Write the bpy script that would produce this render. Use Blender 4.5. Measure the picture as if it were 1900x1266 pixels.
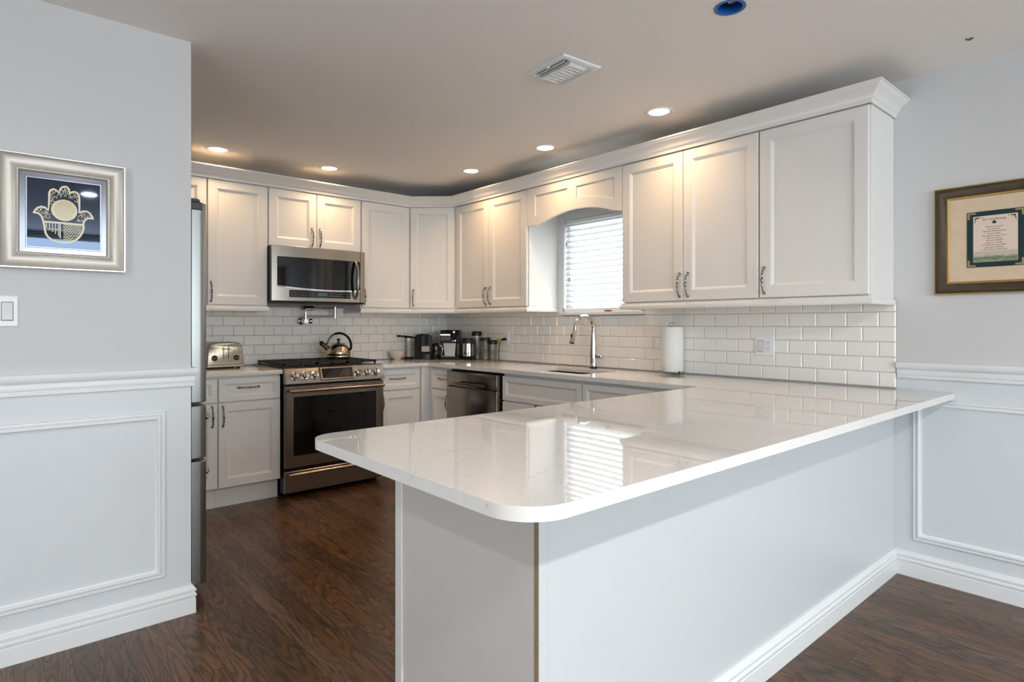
import bpy, bmesh, math, random
from mathutils import Vector, Matrix
random.seed(7)
for o in list(bpy.data.objects):
    bpy.data.objects.remove(o, do_unlink=True)
scene = bpy.context.scene
COL = scene.collection
PI = math.pi

# ------------------------------------------------------------------ camera
CAM_H = 1.2396
YAW = 0.7169
cam_d = bpy.data.cameras.new('camera')
cam = bpy.data.objects.new('camera', cam_d)
COL.objects.link(cam)
cam.location = (0, 0, CAM_H)
cam.rotation_euler = (PI / 2, 0, -YAW)
cam_d.sensor_width = 36.0
cam_d.lens = 1111.69 / 1900 * 36.0
cam_d.shift_y = -31.5 / 1900
cam_d.clip_start = 0.05
scene.camera = cam

# ------------------------------------------------------------------ colour management
vs = scene.view_settings
vs.view_transform = 'Standard'
vs.look = 'None'
vs.gamma = 1.0
vs.use_curve_mapping = False
vs.exposure = 0.04

# ------------------------------------------------------------------ world (soft daylight sky)
world = bpy.data.worlds.new('sky')
scene.world = world
world.use_nodes = True
wn = world.node_tree.nodes
wn['Background'].inputs[0].default_value = (0.885, 0.99, 1.05, 1)
wn['Background'].inputs[1].default_value = 7.9

# room constants (metres)
RX = 3.417      # right (sink) wall
BY = 4.908      # back (stove) wall
H = 2.45        # ceiling
LY = 2.848      # dining partition with the silver picture
LX = 0.652      # its free end
RY = -4.2       # rear wall with the big windows behind the viewer
WX = -2.6       # far left wall
FU1 = 4.576     # upper door plane, stove wall
FU2 = 3.084     # upper door plane, sink wall
FB1 = 4.288     # base door plane, stove wall
FB2 = 2.797     # base door plane, sink wall
CT = 0.915      # counter top height
CB = 0.887      # counter underside


def area(name, loc, rot, sx, sy, power, col, spread=PI):
    d = bpy.data.lights.new(name, 'AREA')
    d.shape = 'RECTANGLE'
    d.size = sx
    d.size_y = sy
    d.energy = power
    d.color = col
    d.spread = spread
    o = bpy.data.objects.new(name, d)
    o.location = loc
    o.rotation_euler = rot
    COL.objects.link(o)
    return o


# sky light enters through the wide rear window and the far left window (portals only guide the sampling);
# a bright patch of sky stands outside the small kitchen window
DAY = (1.0, 0.96, 0.92)
for nm, loc, rot, sx, sy in (('rear_window_portal', (0.9, RY - 0.12, 1.33), (PI / 2, 0, 0), 3.6, 2.16),
                             ('side_window_portal', (WX - 0.12, -0.6, 1.45), (PI / 2, 0, -PI / 2), 1.6, 1.3)):
    po = area(nm, loc, rot, sx, sy, 1.0, (1, 1, 1))
    po.data.cycles.is_portal = True
area('daylight_kitchen', (RX + 0.45, 2.92, 1.75), (PI / 2, 0, PI / 2), 1.0, 1.0, 40, DAY)


# ================================================================== materials
def lin(c):
    c = c / 255.0
    return c / 12.92 if c <= 0.04045 else ((c + 0.055) / 1.055) ** 2.4


def rgb(r, g, b):
    return (lin(r), lin(g), lin(b), 1.0)


def new_mat(name):
    m = bpy.data.materials.new(name)
    m.use_nodes = True
    nt = m.node_tree
    return m, nt, nt.nodes['Principled BSDF']


def mat(name, col, rough=0.5, metal=0.0, var=0.03, scale=8.0, bump=0.0, bscale=60.0, coat=0.0,
        rvar=0.05, stretch=(1, 1, 1), emit=None, es=0.0, spec=0.5):
    """Principled surface with a little procedural variation in colour, gloss and relief."""
    m, nt, p = new_mat(name)
    N, L = nt.nodes, nt.links
    tc = N.new('ShaderNodeTexCoord')
    mp = N.new('ShaderNodeMapping')
    mp.inputs['Scale'].default_value = stretch
    L.new(tc.outputs['Object'], mp.inputs[0])
    no = N.new('ShaderNodeTexNoise')
    no.inputs['Scale'].default_value = scale
    no.inputs['Detail'].default_value = 4
    L.new(mp.outputs[0], no.inputs['Vector'])
    mx = N.new('ShaderNodeMix')
    mx.data_type = 'RGBA'
    mx.inputs[6].default_value = tuple(max(0, c * (1 - var)) for c in col[:3]) + (1,)
    mx.inputs[7].default_value = tuple(min(1, c * (1 + var)) for c in col[:3]) + (1,)
    L.new(no.outputs['Fac'], mx.inputs[0])
    L.new(mx.outputs[2], p.inputs['Base Color'])
    mr = N.new('ShaderNodeMapRange')
    mr.inputs[3].default_value = max(0.0, rough - rvar)
    mr.inputs[4].default_value = min(1, rough + rvar)
    L.new(no.outputs['Fac'], mr.inputs[0])
    L.new(mr.outputs[0], p.inputs['Roughness'])
    p.inputs['Metallic'].default_value = metal
    p.inputs['Specular IOR Level'].default_value = spec
    if coat:
        p.inputs['Coat Weight'].default_value = coat
        p.inputs['Coat Roughness'].default_value = 0.03
    if bump:
        n2 = N.new('ShaderNodeTexNoise')
        n2.inputs['Scale'].default_value = bscale
        n2.inputs['Detail'].default_value = 3
        L.new(mp.outputs[0], n2.inputs['Vector'])
        b = N.new('ShaderNodeBump')
        b.inputs['Strength'].default_value = bump
        b.inputs['Distance'].default_value = 0.002
        L.new(n2.outputs['Fac'], b.inputs['Height'])
        L.new(b.outputs[0], p.inputs['Normal'])
    if emit:
        p.inputs['Emission Color'].default_value = emit
        p.inputs['Emission Strength'].default_value = es
    return m


def wall_mat(name, up, low, split):
    """Painted plaster above the chair rail, semi-gloss white paint below it."""
    m, nt, p = new_mat(name)
    N, L = nt.nodes, nt.links
    geo = N.new('ShaderNodeNewGeometry')
    sep = N.new('ShaderNodeSeparateXYZ')
    L.new(geo.outputs['Position'], sep.inputs[0])
    gt = N.new('ShaderNodeMath')
    gt.operation = 'GREATER_THAN'
    gt.inputs[1].default_value = split
    L.new(sep.outputs['Z'], gt.inputs[0])
    no = N.new('ShaderNodeTexNoise')
    no.inputs['Scale'].default_value = 3.0
    L.new(geo.outputs['Position'], no.inputs['Vector'])
    mx = N.new('ShaderNodeMix')
    mx.data_type = 'RGBA'
    mx.inputs[6].default_value = low
    mx.inputs[7].default_value = up
    L.new(gt.outputs[0], mx.inputs[0])
    hv = N.new('ShaderNodeHueSaturation')
    mr = N.new('ShaderNodeMapRange')
    mr.inputs[3].default_value = 0.985
    mr.inputs[4].default_value = 1.015
    L.new(no.outputs['Fac'], mr.inputs[0])
    L.new(mr.outputs[0], hv.inputs['Value'])
    L.new(mx.outputs[2], hv.inputs['Color'])
    L.new(hv.outputs[0], p.inputs['Base Color'])
    r = N.new('ShaderNodeMapRange')
    r.inputs[3].default_value = 0.4
    r.inputs[4].default_value = 0.75
    L.new(gt.outputs[0], r.inputs[0])
    L.new(r.outputs[0], p.inputs['Roughness'])
    n2 = N.new('ShaderNodeTexNoise')
    n2.inputs['Scale'].default_value = 220.0
    L.new(geo.outputs['Position'], n2.inputs['Vector'])
    b = N.new('ShaderNodeBump')
    b.inputs['Strength'].default_value = 0.06
    b.inputs['Distance'].default_value = 0.001
    L.new(n2.outputs['Fac'], b.inputs['Height'])
    L.new(b.outputs[0], p.inputs['Normal'])
    return m


def floor_mat():
    """Dark stained oak strips running away along y, with cathedral grain."""
    m, nt, p = new_mat('dark_oak_floor')
    N, L = nt.nodes, nt.links

    def math_(op, a, b=None):
        n = N.new('ShaderNodeMath')
        n.operation = op
        for i, v in enumerate((a, b)):
            if v is None:
                continue
            if isinstance(v, (int, float)):
                n.inputs[i].default_value = v
            else:
                L.new(v, n.inputs[i])
        return n.outputs[0]

    geo = N.new('ShaderNodeNewGeometry')
    sep = N.new('ShaderNodeSeparateXYZ')
    L.new(geo.outputs['Position'], sep.inputs[0])
    W, LEN = 0.0826, 1.25
    u = math_('DIVIDE', math_('ADD', sep.outputs['X'], 10.013), W)
    row = math_('FLOOR', u)
    fu = math_('SUBTRACT', u, row)
    wr = N.new('ShaderNodeTexWhiteNoise')
    wr.noise_dimensions = '1D'
    L.new(row, wr.inputs['W'])
    v = math_('ADD', math_('DIVIDE', math_('ADD', sep.outputs['Y'], 10.0), LEN), math_('MULTIPLY', wr.outputs['Value'], 7.0))
    colm = math_('FLOOR', v)
    fv = math_('SUBTRACT', v, colm)
    pid = N.new('ShaderNodeCombineXYZ')
    L.new(row, pid.inputs[0])
    L.new(colm, pid.inputs[1])
    wp = N.new('ShaderNodeTexWhiteNoise')
    wp.noise_dimensions = '3D'
    L.new(pid.outputs[0], wp.inputs['Vector'])
    # grain coordinates : stretched along the strip, shifted per strip
    gx = math_('ADD', math_('MULTIPLY', sep.outputs['X'], 13.0), math_('MULTIPLY', wp.outputs['Value'], 37.0))
    gy = math_('ADD', math_('MULTIPLY', sep.outputs['Y'], 1.7), math_('MULTIPLY', wp.outputs['Value'], 91.0))
    gv = N.new('ShaderNodeCombineXYZ')
    L.new(gx, gv.inputs[0])
    L.new(gy, gv.inputs[1])
    big = N.new('ShaderNodeTexNoise')
    big.inputs['Scale'].default_value = 1.0
    big.inputs['Detail'].default_value = 1.5
    big.inputs['Roughness'].default_value = 0.4
    L.new(gv.outputs[0], big.inputs['Vector'])
    fv2 = N.new('ShaderNodeCombineXYZ')
    L.new(math_('MULTIPLY', gx, 16.0), fv2.inputs[0])
    L.new(math_('MULTIPLY', gy, 2.4), fv2.inputs[1])
    fine = N.new('ShaderNodeTexNoise')
    fine.inputs['Scale'].default_value = 1.0
    fine.inputs['Detail'].default_value = 5
    L.new(fv2.outputs[0], fine.inputs['Vector'])
    rings = math_('ADD', math_('MULTIPLY', big.outputs['Fac'], 26.0), math_('MULTIPLY', fine.outputs['Fac'], 0.45))
    ring = math_('SINE', math_('MULTIPLY', rings, 6.2832 * 0.5))
    ring = math_('MULTIPLY', math_('ADD', ring, 1.0), 0.5)
    ring = math_('POWER', ring, 2.2)
    g = math_('ADD', math_('MULTIPLY', ring, 0.55), math_('MULTIPLY', fine.outputs['Fac'], 0.6))
    cr = N.new('ShaderNodeValToRGB')
    e = cr.color_ramp.elements
    e[0].position = 0.1
    e[0].color = rgb(112, 74, 42)
    e[1].position = 0.95
    e[1].color = rgb(45, 28, 17)
    em = e.new(0.5)
    em.color = rgb(84, 55, 32)
    L.new(g, cr.inputs[0])
    hs = N.new('ShaderNodeHueSaturation')
    L.new(cr.outputs[0], hs.inputs['Color'])
    mr = N.new('ShaderNodeMapRange')
    mr.inputs[3].default_value = 0.72
    mr.inputs[4].default_value = 1.32
    L.new(wp.outputs['Value'], mr.inputs[0])
    L.new(mr.outputs[0], hs.inputs['Value'])
    mr2 = N.new('ShaderNodeMapRange')
    mr2.inputs[3].default_value = 0.9
    mr2.inputs[4].default_value = 1.1
    L.new(wr.outputs['Value'], mr2.inputs[0])
    L.new(mr2.outputs[0], hs.inputs['Saturation'])
    # seams between strips
    s1 = math_('LESS_THAN', math_('ABSOLUTE', math_('SUBTRACT', fu, 0.5)), 0.482)
    s2 = math_('LESS_THAN', math_('ABSOLUTE', math_('SUBTRACT', fv, 0.5)), 0.4988)
    seam = math_('MULTIPLY', s1, s2)
    mx = N.new('ShaderNodeMix')
    mx.data_type = 'RGBA'
    mx.inputs[6].default_value = rgb(28, 19, 14)
    L.new(hs.outputs[0], mx.inputs[7])
    L.new(seam, mx.inputs[0])
    L.new(mx.outputs[2], p.inputs['Base Color'])
    rr = N.new('ShaderNodeMapRange')
    rr.inputs[3].default_value = 0.2
    rr.inputs[4].default_value = 0.36
    L.new(fine.outputs['Fac'], rr.inputs[0])
    L.new(rr.outputs[0], p.inputs['Roughness'])
    hgt = math_('ADD', math_('MULTIPLY', seam, 1.0), math_('MULTIPLY', g, -0.12))
    b = N.new('ShaderNodeBump')
    b.inputs['Strength'].default_value = 0.25
    b.inputs['Distance'].default_value = 0.0015
    L.new(hgt, b.inputs['Height'])
    L.new(b.outputs[0], p.inputs['Normal'])
    return m


def quartz_mat():
    """Polished warm white quartz with sparse grey veins and specks."""
    m, nt, p = new_mat('white_quartz')
    N, L = nt.nodes, nt.links
    tc = N.new('ShaderNodeNewGeometry')
    mp = N.new('ShaderNodeMapping')
    mp.inputs['Scale'].default_value = (1.0, 2.2, 1.0)
    mp.inputs['Rotation'].default_value = (0, 0, 0.35)
    L.new(tc.outputs['Position'], mp.inputs[0])
    n1 = N.new('ShaderNodeTexNoise')
    n1.inputs['Scale'].default_value = 7.0
    n1.inputs['Detail'].default_value = 8
    n1.inputs['Distortion'].default_value = 1.2
    L.new(mp.outputs[0], n1.inputs['Vector'])
    ab = N.new('ShaderNodeMath')
    ab.operation = 'SUBTRACT'
    ab.inputs[1].default_value = 0.5
    L.new(n1.outputs['Fac'], ab.inputs[0])
    ab2 = N.new('ShaderNodeMath')
    ab2.operation = 'ABSOLUTE'
    L.new(ab.outputs[0], ab2.inputs[0])
    r1 = N.new('ShaderNodeMapRange')
    r1.inputs[1].default_value = 0.0
    r1.inputs[2].default_value = 0.012
    r1.inputs[3].default_value = 1.0
    r1.inputs[4].default_value = 0.0
    L.new(ab2.outputs[0], r1.inputs[0])
    n2 = N.new('ShaderNodeTexNoise')
    n2.inputs['Scale'].default_value = 14.0
    n2.inputs['Detail'].default_value = 3
    L.new(mp.outputs[0], n2.inputs['Vector'])
    r2 = N.new('ShaderNodeMapRange')
    r2.inputs[1].default_value = 0.52
    r2.inputs[2].default_value = 0.66
    L.new(n2.outputs['Fac'], r2.inputs[0])
    mul = N.new('ShaderNodeMath')
    mul.operation = 'MULTIPLY'
    L.new(r1.outputs[0], mul.inputs[0])
    L.new(r2.outputs[0], mul.inputs[1])
    mul2 = N.new('ShaderNodeMath')
    mul2.operation = 'MULTIPLY'
    mul2.inputs[1].default_value = 0.55
    L.new(mul.outputs[0], mul2.inputs[0])
    n3 = N.new('ShaderNodeTexNoise')
    n3.inputs['Scale'].default_value = 160.0
    n3.inputs['Detail'].default_value = 2
    L.new(tc.outputs['Position'], n3.inputs['Vector'])
    base = N.new('ShaderNodeMix')
    base.data_type = 'RGBA'
    base.inputs[6].default_value = rgb(224, 222, 219)
    base.inputs[7].default_value = rgb(234, 232, 229)
    L.new(n3.outputs['Fac'], base.inputs[0])
    mx = N.new('ShaderNodeMix')
    mx.data_type = 'RGBA'
    mx.inputs[7].default_value = rgb(138, 140, 150)
    L.new(base.outputs[2], mx.inputs[6])
    L.new(mul2.outputs[0], mx.inputs[0])
    L.new(mx.outputs[2], p.inputs['Base Color'])
    p.inputs['Roughness'].default_value = 0.015
    p.inputs['IOR'].default_value = 1.58
    return m


def glass_mat(name, tint=(1, 1, 1, 1), base=0.03, edge=0.5, rough=0.0):
    """Thin clear pane: straight-through light with a Fresnel reflection."""
    m = bpy.data.materials.new(name)
    m.use_nodes = True
    nt = m.node_tree
    N, L = nt.nodes, nt.links
    N.remove(N['Principled BSDF'])
    out = N['Material Output']
    tr = N.new('ShaderNodeBsdfTransparent')
    tr.inputs[0].default_value = tint
    gl = N.new('ShaderNodeBsdfGlossy')
    gl.inputs['Roughness'].default_value = rough
    lw = N.new('ShaderNodeLayerWeight')
    lw.inputs[0].default_value = 0.5
    pw = N.new('ShaderNodeMath')
    pw.operation = 'POWER'
    pw.inputs[1].default_value = 3.5
    L.new(lw.outputs['Facing'], pw.inputs[0])
    no = N.new('ShaderNodeTexNoise')
    no.inputs['Scale'].default_value = 5.0
    mr = N.new('ShaderNodeMapRange')
    mr.inputs[3].default_value = edge * 0.95
    mr.inputs[4].default_value = edge * 1.05
    L.new(no.outputs['Fac'], mr.inputs[0])
    fr = N.new('ShaderNodeMath')
    fr.operation = 'MULTIPLY_ADD'
    fr.inputs[2].default_value = base
    L.new(pw.outputs[0], fr.inputs[0])
    L.new(mr.outputs[0], fr.inputs[1])
    ms = N.new('ShaderNodeMixShader')
    L.new(fr.outputs[0], ms.inputs[0])
    L.new(tr.outputs[0], ms.inputs[1])
    L.new(gl.outputs[0], ms.inputs[2])
    L.new(ms.outputs[0], out.inputs[0])
    return m


def blind_mat():
    m = mat('white_slat', (0.86, 0.87, 0.87, 1), 0.4)
    nt = m.node_tree
    N, L = nt.nodes, nt.links
    p = N['Principled BSDF']
    tl = N.new('ShaderNodeBsdfTranslucent')
    tl.inputs[0].default_value = (0.62, 0.66, 0.67, 1)
    ms = N.new('ShaderNodeMixShader')
    ms.inputs[0].default_value = 0.34
    L.new(p.outputs[0], ms.inputs[1])
    L.new(tl.outputs[0], ms.inputs[2])
    L.new(ms.outputs[0], N['Material Output'].inputs[0])
    return m


def landscape_mat(z0, z1):
    """Small printed landscape: grass, hedge, distant hills under a pale sky."""
    m, nt, p = new_mat('printed_landscape')
    N, L = nt.nodes, nt.links
    geo = N.new('ShaderNodeNewGeometry')
    sep = N.new('ShaderNodeSeparateXYZ')
    L.new(geo.outputs['Position'], sep.inputs[0])
    mr = N.new('ShaderNodeMapRange')
    mr.inputs[1].default_value = z0
    mr.inputs[2].default_value = z1
    L.new(sep.outputs['Z'], mr.inputs[0])
    mp = N.new('ShaderNodeMapping')
    mp.inputs['Scale'].default_value = (1, 26, 80)
    L.new(geo.outputs['Position'], mp.inputs[0])
    no = N.new('ShaderNodeTexNoise')
    no.inputs['Scale'].default_value = 1.0
    no.inputs['Detail'].default_value = 5
    L.new(mp.outputs[0], no.inputs['Vector'])
    ad = N.new('ShaderNodeMath')
    ad.operation = 'MULTIPLY_ADD'
    ad.inputs[1].default_value = 0.9
    L.new(no.outputs['Fac'], ad.inputs[0])
    sb = N.new('ShaderNodeMath')
    sb.operation = 'SUBTRACT'
    sb.inputs[1].default_value = 0.18
    L.new(mr.outputs[0], sb.inputs[0])
    L.new(sb.outputs[0], ad.inputs[2])
    cr = N.new('ShaderNodeValToRGB')
    e = cr.color_ramp.elements
    e[0].position = 0.2
    e[0].color = rgb(70, 82, 66)
    e[1].position = 1.18
    e[1].color = rgb(196, 183, 170)
    for pos, c in ((0.36, (120, 140, 98)), (0.5, (150, 158, 118)), (0.62, (92, 110, 80)), (0.78, (120, 134, 110)), (0.95, (168, 166, 160))):
        k = e.new(pos)
        k.color = rgb(*c)
    L.new(ad.outputs[0], cr.inputs[0])
    L.new(cr.outputs[0], p.inputs['Base Color'])
    p.inputs['Roughness'].default_value = 0.5
    return m


M = {}
M['wall'] = wall_mat('plaster_and_wainscot', rgb(208, 207, 208), rgb(214, 218, 222), 1.02)
M['ceiling'] = mat('ceiling_paint', rgb(242, 238, 234), 0.85, var=0.015, scale=2, bump=0.05, bscale=180)
M['trim'] = mat('white_trim_paint', rgb(229, 231, 232), 0.35, var=0.012)
M['cab'] = mat('white_cabinet_paint', rgb(233, 231, 228), 0.36, var=0.012)
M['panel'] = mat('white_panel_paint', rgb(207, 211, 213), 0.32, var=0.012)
M['endpanel'] = mat('warm_grey_white_panel', rgb(214, 209, 205), 0.45, var=0.012)  # warm grey-white, a separate tone from the back panel
M['rawedge'] = mat('raw_board_edge', rgb(150, 132, 108), 0.8, var=0.2, scale=60)
M['floor'] = floor_mat()
M['quartz'] = quartz_mat()
M['tile'] = mat('glazed_white_tile', rgb(241, 238, 233), 0.11, var=0.02, scale=1.5, rvar=0.02)
M['grout'] = mat('grey_grout', rgb(168, 163, 158), 0.9, var=0.06, scale=40)
M['steel'] = mat('brushed_stainless', rgb(156, 148, 139), 0.24, metal=1.0, var=0.05, scale=3, rvar=0.05, stretch=(1, 1, 60))
M['steel_v'] = mat('brushed_stainless_door', rgb(156, 158, 156), 0.34, metal=1.0, var=0.05, scale=3, rvar=0.05, stretch=(60, 60, 1))
M['steel_d'] = mat('dark_stainless', rgb(136, 129, 121), 0.22, metal=1.0, var=0.05, scale=3, stretch=(1, 1, 60))
M['sinksteel'] = mat('shaded_satin_sink_steel', rgb(112, 100, 90), 0.36, metal=1.0, var=0.06, scale=20)  # stainless darkened: the shade inside the bowl is put into its colour
M['chrome'] = mat('polished_chrome', rgb(212, 210, 208), 0.07, metal=1.0, var=0.02, rvar=0.03)
M['pull'] = mat('darkened_chrome_pull', rgb(150, 145, 140), 0.10, metal=1.0, var=0.04, rvar=0.03)  # chrome toned down, its dark reflections put into the base colour
M['nickel'] = mat('aged_nickel', rgb(150, 140, 126), 0.22, metal=1.0, var=0.08, scale=60)
M['black'] = mat('black_plastic', rgb(17, 16, 16), 0.45, var=0.15, spec=0.25)
M['blackgloss'] = mat('black_glass', rgb(9, 8, 8), 0.05, var=0.1, rvar=0.02)
M['blackenamel'] = mat('black_enamel', rgb(15, 14, 13), 0.3, var=0.1, spec=0.3)
M['castiron'] = mat('cast_iron', rgb(33, 30, 28), 0.55, var=0.2, scale=60, bump=0.2)
M['darkgrey'] = mat('dark_grey_plastic', rgb(62, 64, 66), 0.45, var=0.08)
M['midgrey'] = mat('grey_plastic', rgb(128, 128, 128), 0.45, var=0.05)
M['brownblack'] = mat('dark_brown_plastic', rgb(29, 22, 18), 0.25, var=0.1, spec=0.35)
M['silverplastic'] = mat('silver_plastic', rgb(178, 174, 168), 0.35, metal=0.7, var=0.04)
M['white'] = mat('white_plastic', rgb(236, 238, 240), 0.35, var=0.01)
M['whitegrey'] = mat('off_white_switch_plastic', rgb(222, 221, 222), 0.4, var=0.01)  # rockers, slightly greyer than the cover plate
M['ceramic'] = mat('white_ceramic', rgb(226, 214, 204), 0.2, var=0.02)
M['paper'] = mat('paper_towel', rgb(236, 236, 233), 0.95, var=0.02, bump=0.3, bscale=140)
M['cardboard'] = mat('cardboard', rgb(170, 142, 110), 0.9, var=0.06)
M['glass'] = glass_mat('clear_glass')
M['jar'] = glass_mat('thick_clear_glass', (0.975, 0.975, 0.97, 1), 0.035, 0.45, 0.03)
M['blind'] = blind_mat()
M['blindtrim'] = mat('white_blind_trim', rgb(240, 243, 243), 0.4, var=0.01)
M['blue'] = mat('blue_plastic_box', rgb(22, 96, 172), 0.4, var=0.1)
M['copper'] = mat('brown_wire', rgb(142, 78, 52), 0.5, var=0.1)
M['duct'] = mat('duct_shade', rgb(46, 42, 40), 0.9, var=0.1)
M['lens'] = mat('lit_lens', (1, 0.9, 0.78, 1), 0.5, emit=(1.0, 0.86, 0.68, 1), es=6)
M['silverframe'] = mat('champagne_silver_leaf', rgb(196, 190, 180), 0.42, metal=0.45, var=0.08, scale=60, bump=0.25, bscale=120)
M['silveredge'] = mat('bright_silver_edge', rgb(222, 226, 226), 0.28, metal=0.5, var=0.03)
M['mirror'] = mat('bevelled_mirror', rgb(150, 153, 164), 0.3, metal=1.0, var=0.02, rvar=0.01)
M['darkmirror'] = mat('smoked_mirror', rgb(66, 74, 88), 0.015, metal=1.0, var=0.02, rvar=0.01)
M['gold'] = mat('pale_gold_plate', rgb(214, 206, 178), 0.45, metal=0.2, var=0.05, scale=40)
M['goldink'] = mat('engraved_lines', rgb(150, 128, 84), 0.6, var=0.05)
M['bronze'] = mat('dark_bronze_frame', rgb(75, 63, 46), 0.38, metal=0.25, var=0.35, scale=22, bump=0.1, stretch=(1, 1, 1))
M['goldedge'] = mat('antique_gold_edge', rgb(176, 142, 84), 0.35, metal=0.6, var=0.15, scale=50)
M['parchment'] = mat('parchment_mat', rgb(216, 192, 165), 0.85, var=0.1, scale=26)
M['greenmat'] = mat('dark_green_mat', rgb(24, 50, 54), 0.8, var=0.08)
M['cream'] = mat('cream_paper', rgb(226, 206, 190), 0.85, var=0.03)
M['ink'] = mat('brown_ink', rgb(92, 76, 70), 0.8, var=0.05)
M['greenink'] = mat('green_ink', rgb(32, 52, 42), 0.8, var=0.05)
M['cornergold'] = mat('dull_gold_corner', rgb(150, 140, 104), 0.6, var=0.1)
M['landscape'] = landscape_mat(1.522, 1.563)
M['lcd'] = mat('pale_blue_display', rgb(60, 84, 92), 0.3, emit=rgb(120, 170, 185), es=0.08)
M['keymark'] = mat('grey_key_marks', rgb(120, 118, 116), 0.5)
M['red'] = mat('red_plastic', rgb(176, 46, 36), 0.4)
M['yellow'] = mat('yellow_green_plastic', rgb(178, 172, 40), 0.45)
M['label'] = mat('pale_label', rgb(206, 190, 176), 0.5)
M['brass'] = mat('kettle_steel', rgb(206, 190, 165), 0.12, metal=1.0, var=0.04, rvar=0.03)
M['toastersteel'] = mat('toaster_steel', rgb(150, 139, 122), 0.28, metal=1.0, var=0.06, stretch=(1, 1, 40), scale=3)


# ================================================================== mesh helpers
class MB:
    """Collects shapes (in world coordinates, or through a frame) into one mesh object."""

    def __init__(self, frame=None):
        self.bm = bmesh.new()
        self.T = frame or (lambda u, d, z: Vector((u, d, z)))
        self.mi = 0

    def v(self, p):
        return self.bm.verts.new(self.T(*p))

    def f(self, vs):
        try:
            fc = self.bm.faces.new(vs)
            fc.material_index = self.mi
            return fc
        except ValueError:
            return None

    def box(self, a0, a1, b0, b1, c0, c1):
        p = [self.v((a, b, c)) for a in (a0, a1) for b in (b0, b1) for c in (c0, c1)]
        for q in ((0, 1, 3, 2), (4, 6, 7, 5), (0, 4, 5, 1), (2, 3, 7, 6), (0, 2, 6, 4), (1, 5, 7, 3)):
            self.f([p[i] for i in q])
        return self

    def loft(self, loops, closed=True, cap=True):
        rows = [[self.v(p) for p in lp] for lp in loops]
        n = len(rows[0])
        for a, b in zip(rows[:-1], rows[1:]):
            for i in range(n if closed else n - 1):
                j = (i + 1) % n
                self.f([a[i], a[j], b[j], b[i]])
        if cap:
            self.f(rows[0][::-1])
            self.f(rows[-1])
        return self

    def prism(self, pts, vec):
        """pts: list of 3-D points of a flat polygon, extruded by vec."""
        v = Vector(vec)
        return self.loft([pts, [tuple(Vector(p) + v) for p in pts]])

    def lathe(self, prof, c=(0, 0, 0), ax=(0, 0, 1), seg=32, cap=True, sweep=2 * PI):
        ax = Vector(ax).normalized()
        t = Vector((1, 0, 0)) if abs(ax.x) < 0.9 else Vector((0, 1, 0))
        e1 = ax.cross(t).normalized()
        e2 = ax.cross(e1)
        c = Vector(c)
        rows = []
        for r, h in prof:
            rows.append([self.v(tuple(c + ax * h + (e1 * math.cos(2 * PI * k / seg) + e2 * math.sin(2 * PI * k / seg)) * r)) for k in range(seg)])
        for a, b in zip(rows[:-1], rows[1:]):
            for i in range(seg):
                j = (i + 1) % seg
                self.f([a[i], a[j], b[j], b[i]])
        if cap:
            self.f(rows[0][::-1])
            self.f(rows[-1])
        return self

    def tube(self, path, r, seg=10, cap=True, closed=False):
        P = [Vector(p) for p in path]
        n = len(P)
        R = r if isinstance(r, (list, tuple)) else [r] * n
        up = None
        rows = []
        for i in range(n):
            if closed:
                t = (P[(i + 1) % n] - P[i - 1]).normalized()
            else:
                t = (P[min(i + 1, n - 1)] - P[max(i - 1, 0)]).normalized()
            if up is None:
                up = Vector((0, 0, 1)) if abs(t.z) < 0.9 else Vector((1, 0, 0))
            e1 = (up - t * up.dot(t)).normalized()
            up = e1
            e2 = t.cross(e1)
            rows.append([self.v(tuple(P[i] + (e1 * math.cos(2 * PI * k / seg) + e2 * math.sin(2 * PI * k / seg)) * R[i])) for k in range(seg)])
        pairs = list(zip(rows[:-1], rows[1:]))
        if closed:
            pairs.append((rows[-1], rows[0]))
        for a, b in pairs:
            for i in range(seg):
                j = (i + 1) % seg
                self.f([a[i], a[j], b[j], b[i]])
        if cap and not closed:
            self.f(rows[0][::-1])
            self.f(rows[-1])
        return self

    def ball(self, c, r, seg=12, rings=8, sc=(1, 1, 1)):
        c = Vector(c)
        rows = []
        for i in range(1, rings):
            th = PI * i / rings
            rows.append([self.v((c.x + sc[0] * r * math.sin(th) * math.cos(2 * PI * k / seg), c.y + sc[1] * r * math.sin(th) * math.sin(2 * PI * k / seg), c.z + sc[2] * r * math.cos(th))) for k in range(seg)])
        top = self.v((c.x, c.y, c.z + sc[2] * r))
        bot = self.v((c.x, c.y, c.z - sc[2] * r))
        for a, b in zip(rows[:-1], rows[1:]):
            for i in range(seg):
                self.f([a[i], a[(i + 1) % seg], b[(i + 1) % seg], b[i]])
        for i in range(seg):
            self.f([top, rows[0][(i + 1) % seg], rows[0][i]])
            self.f([bot, rows[-1][i], rows[-1][(i + 1) % seg]])
        return self

    def sweep(self, prof, path, side=1.0, closed=False):
        """prof: list of (outward, z); path: plan points; outward is to the right of travel * side. Mitred corners."""
        P = [Vector((p[0], p[1])) for p in path]
        n = len(P)
        loops = []
        for i in range(n):
            dirs = []
            if i > 0 or closed:
                dirs.append((P[i] - P[i - 1]).normalized())
            if i < n - 1 or closed:
                dirs.append((P[(i + 1) % n] - P[i]).normalized())
            nr = [Vector((d.y, -d.x)) * side for d in dirs]
            if len(nr) == 2:
                m = (nr[0] + nr[1])
                m = m / max(1e-6, m.dot(nr[0]))
            else:
                m = nr[0]
            loops.append([(P[i].x + m.x * o, P[i].y + m.y * o, z) for o, z in prof])
        return self.loft(loops, closed=True, cap=True)

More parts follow.
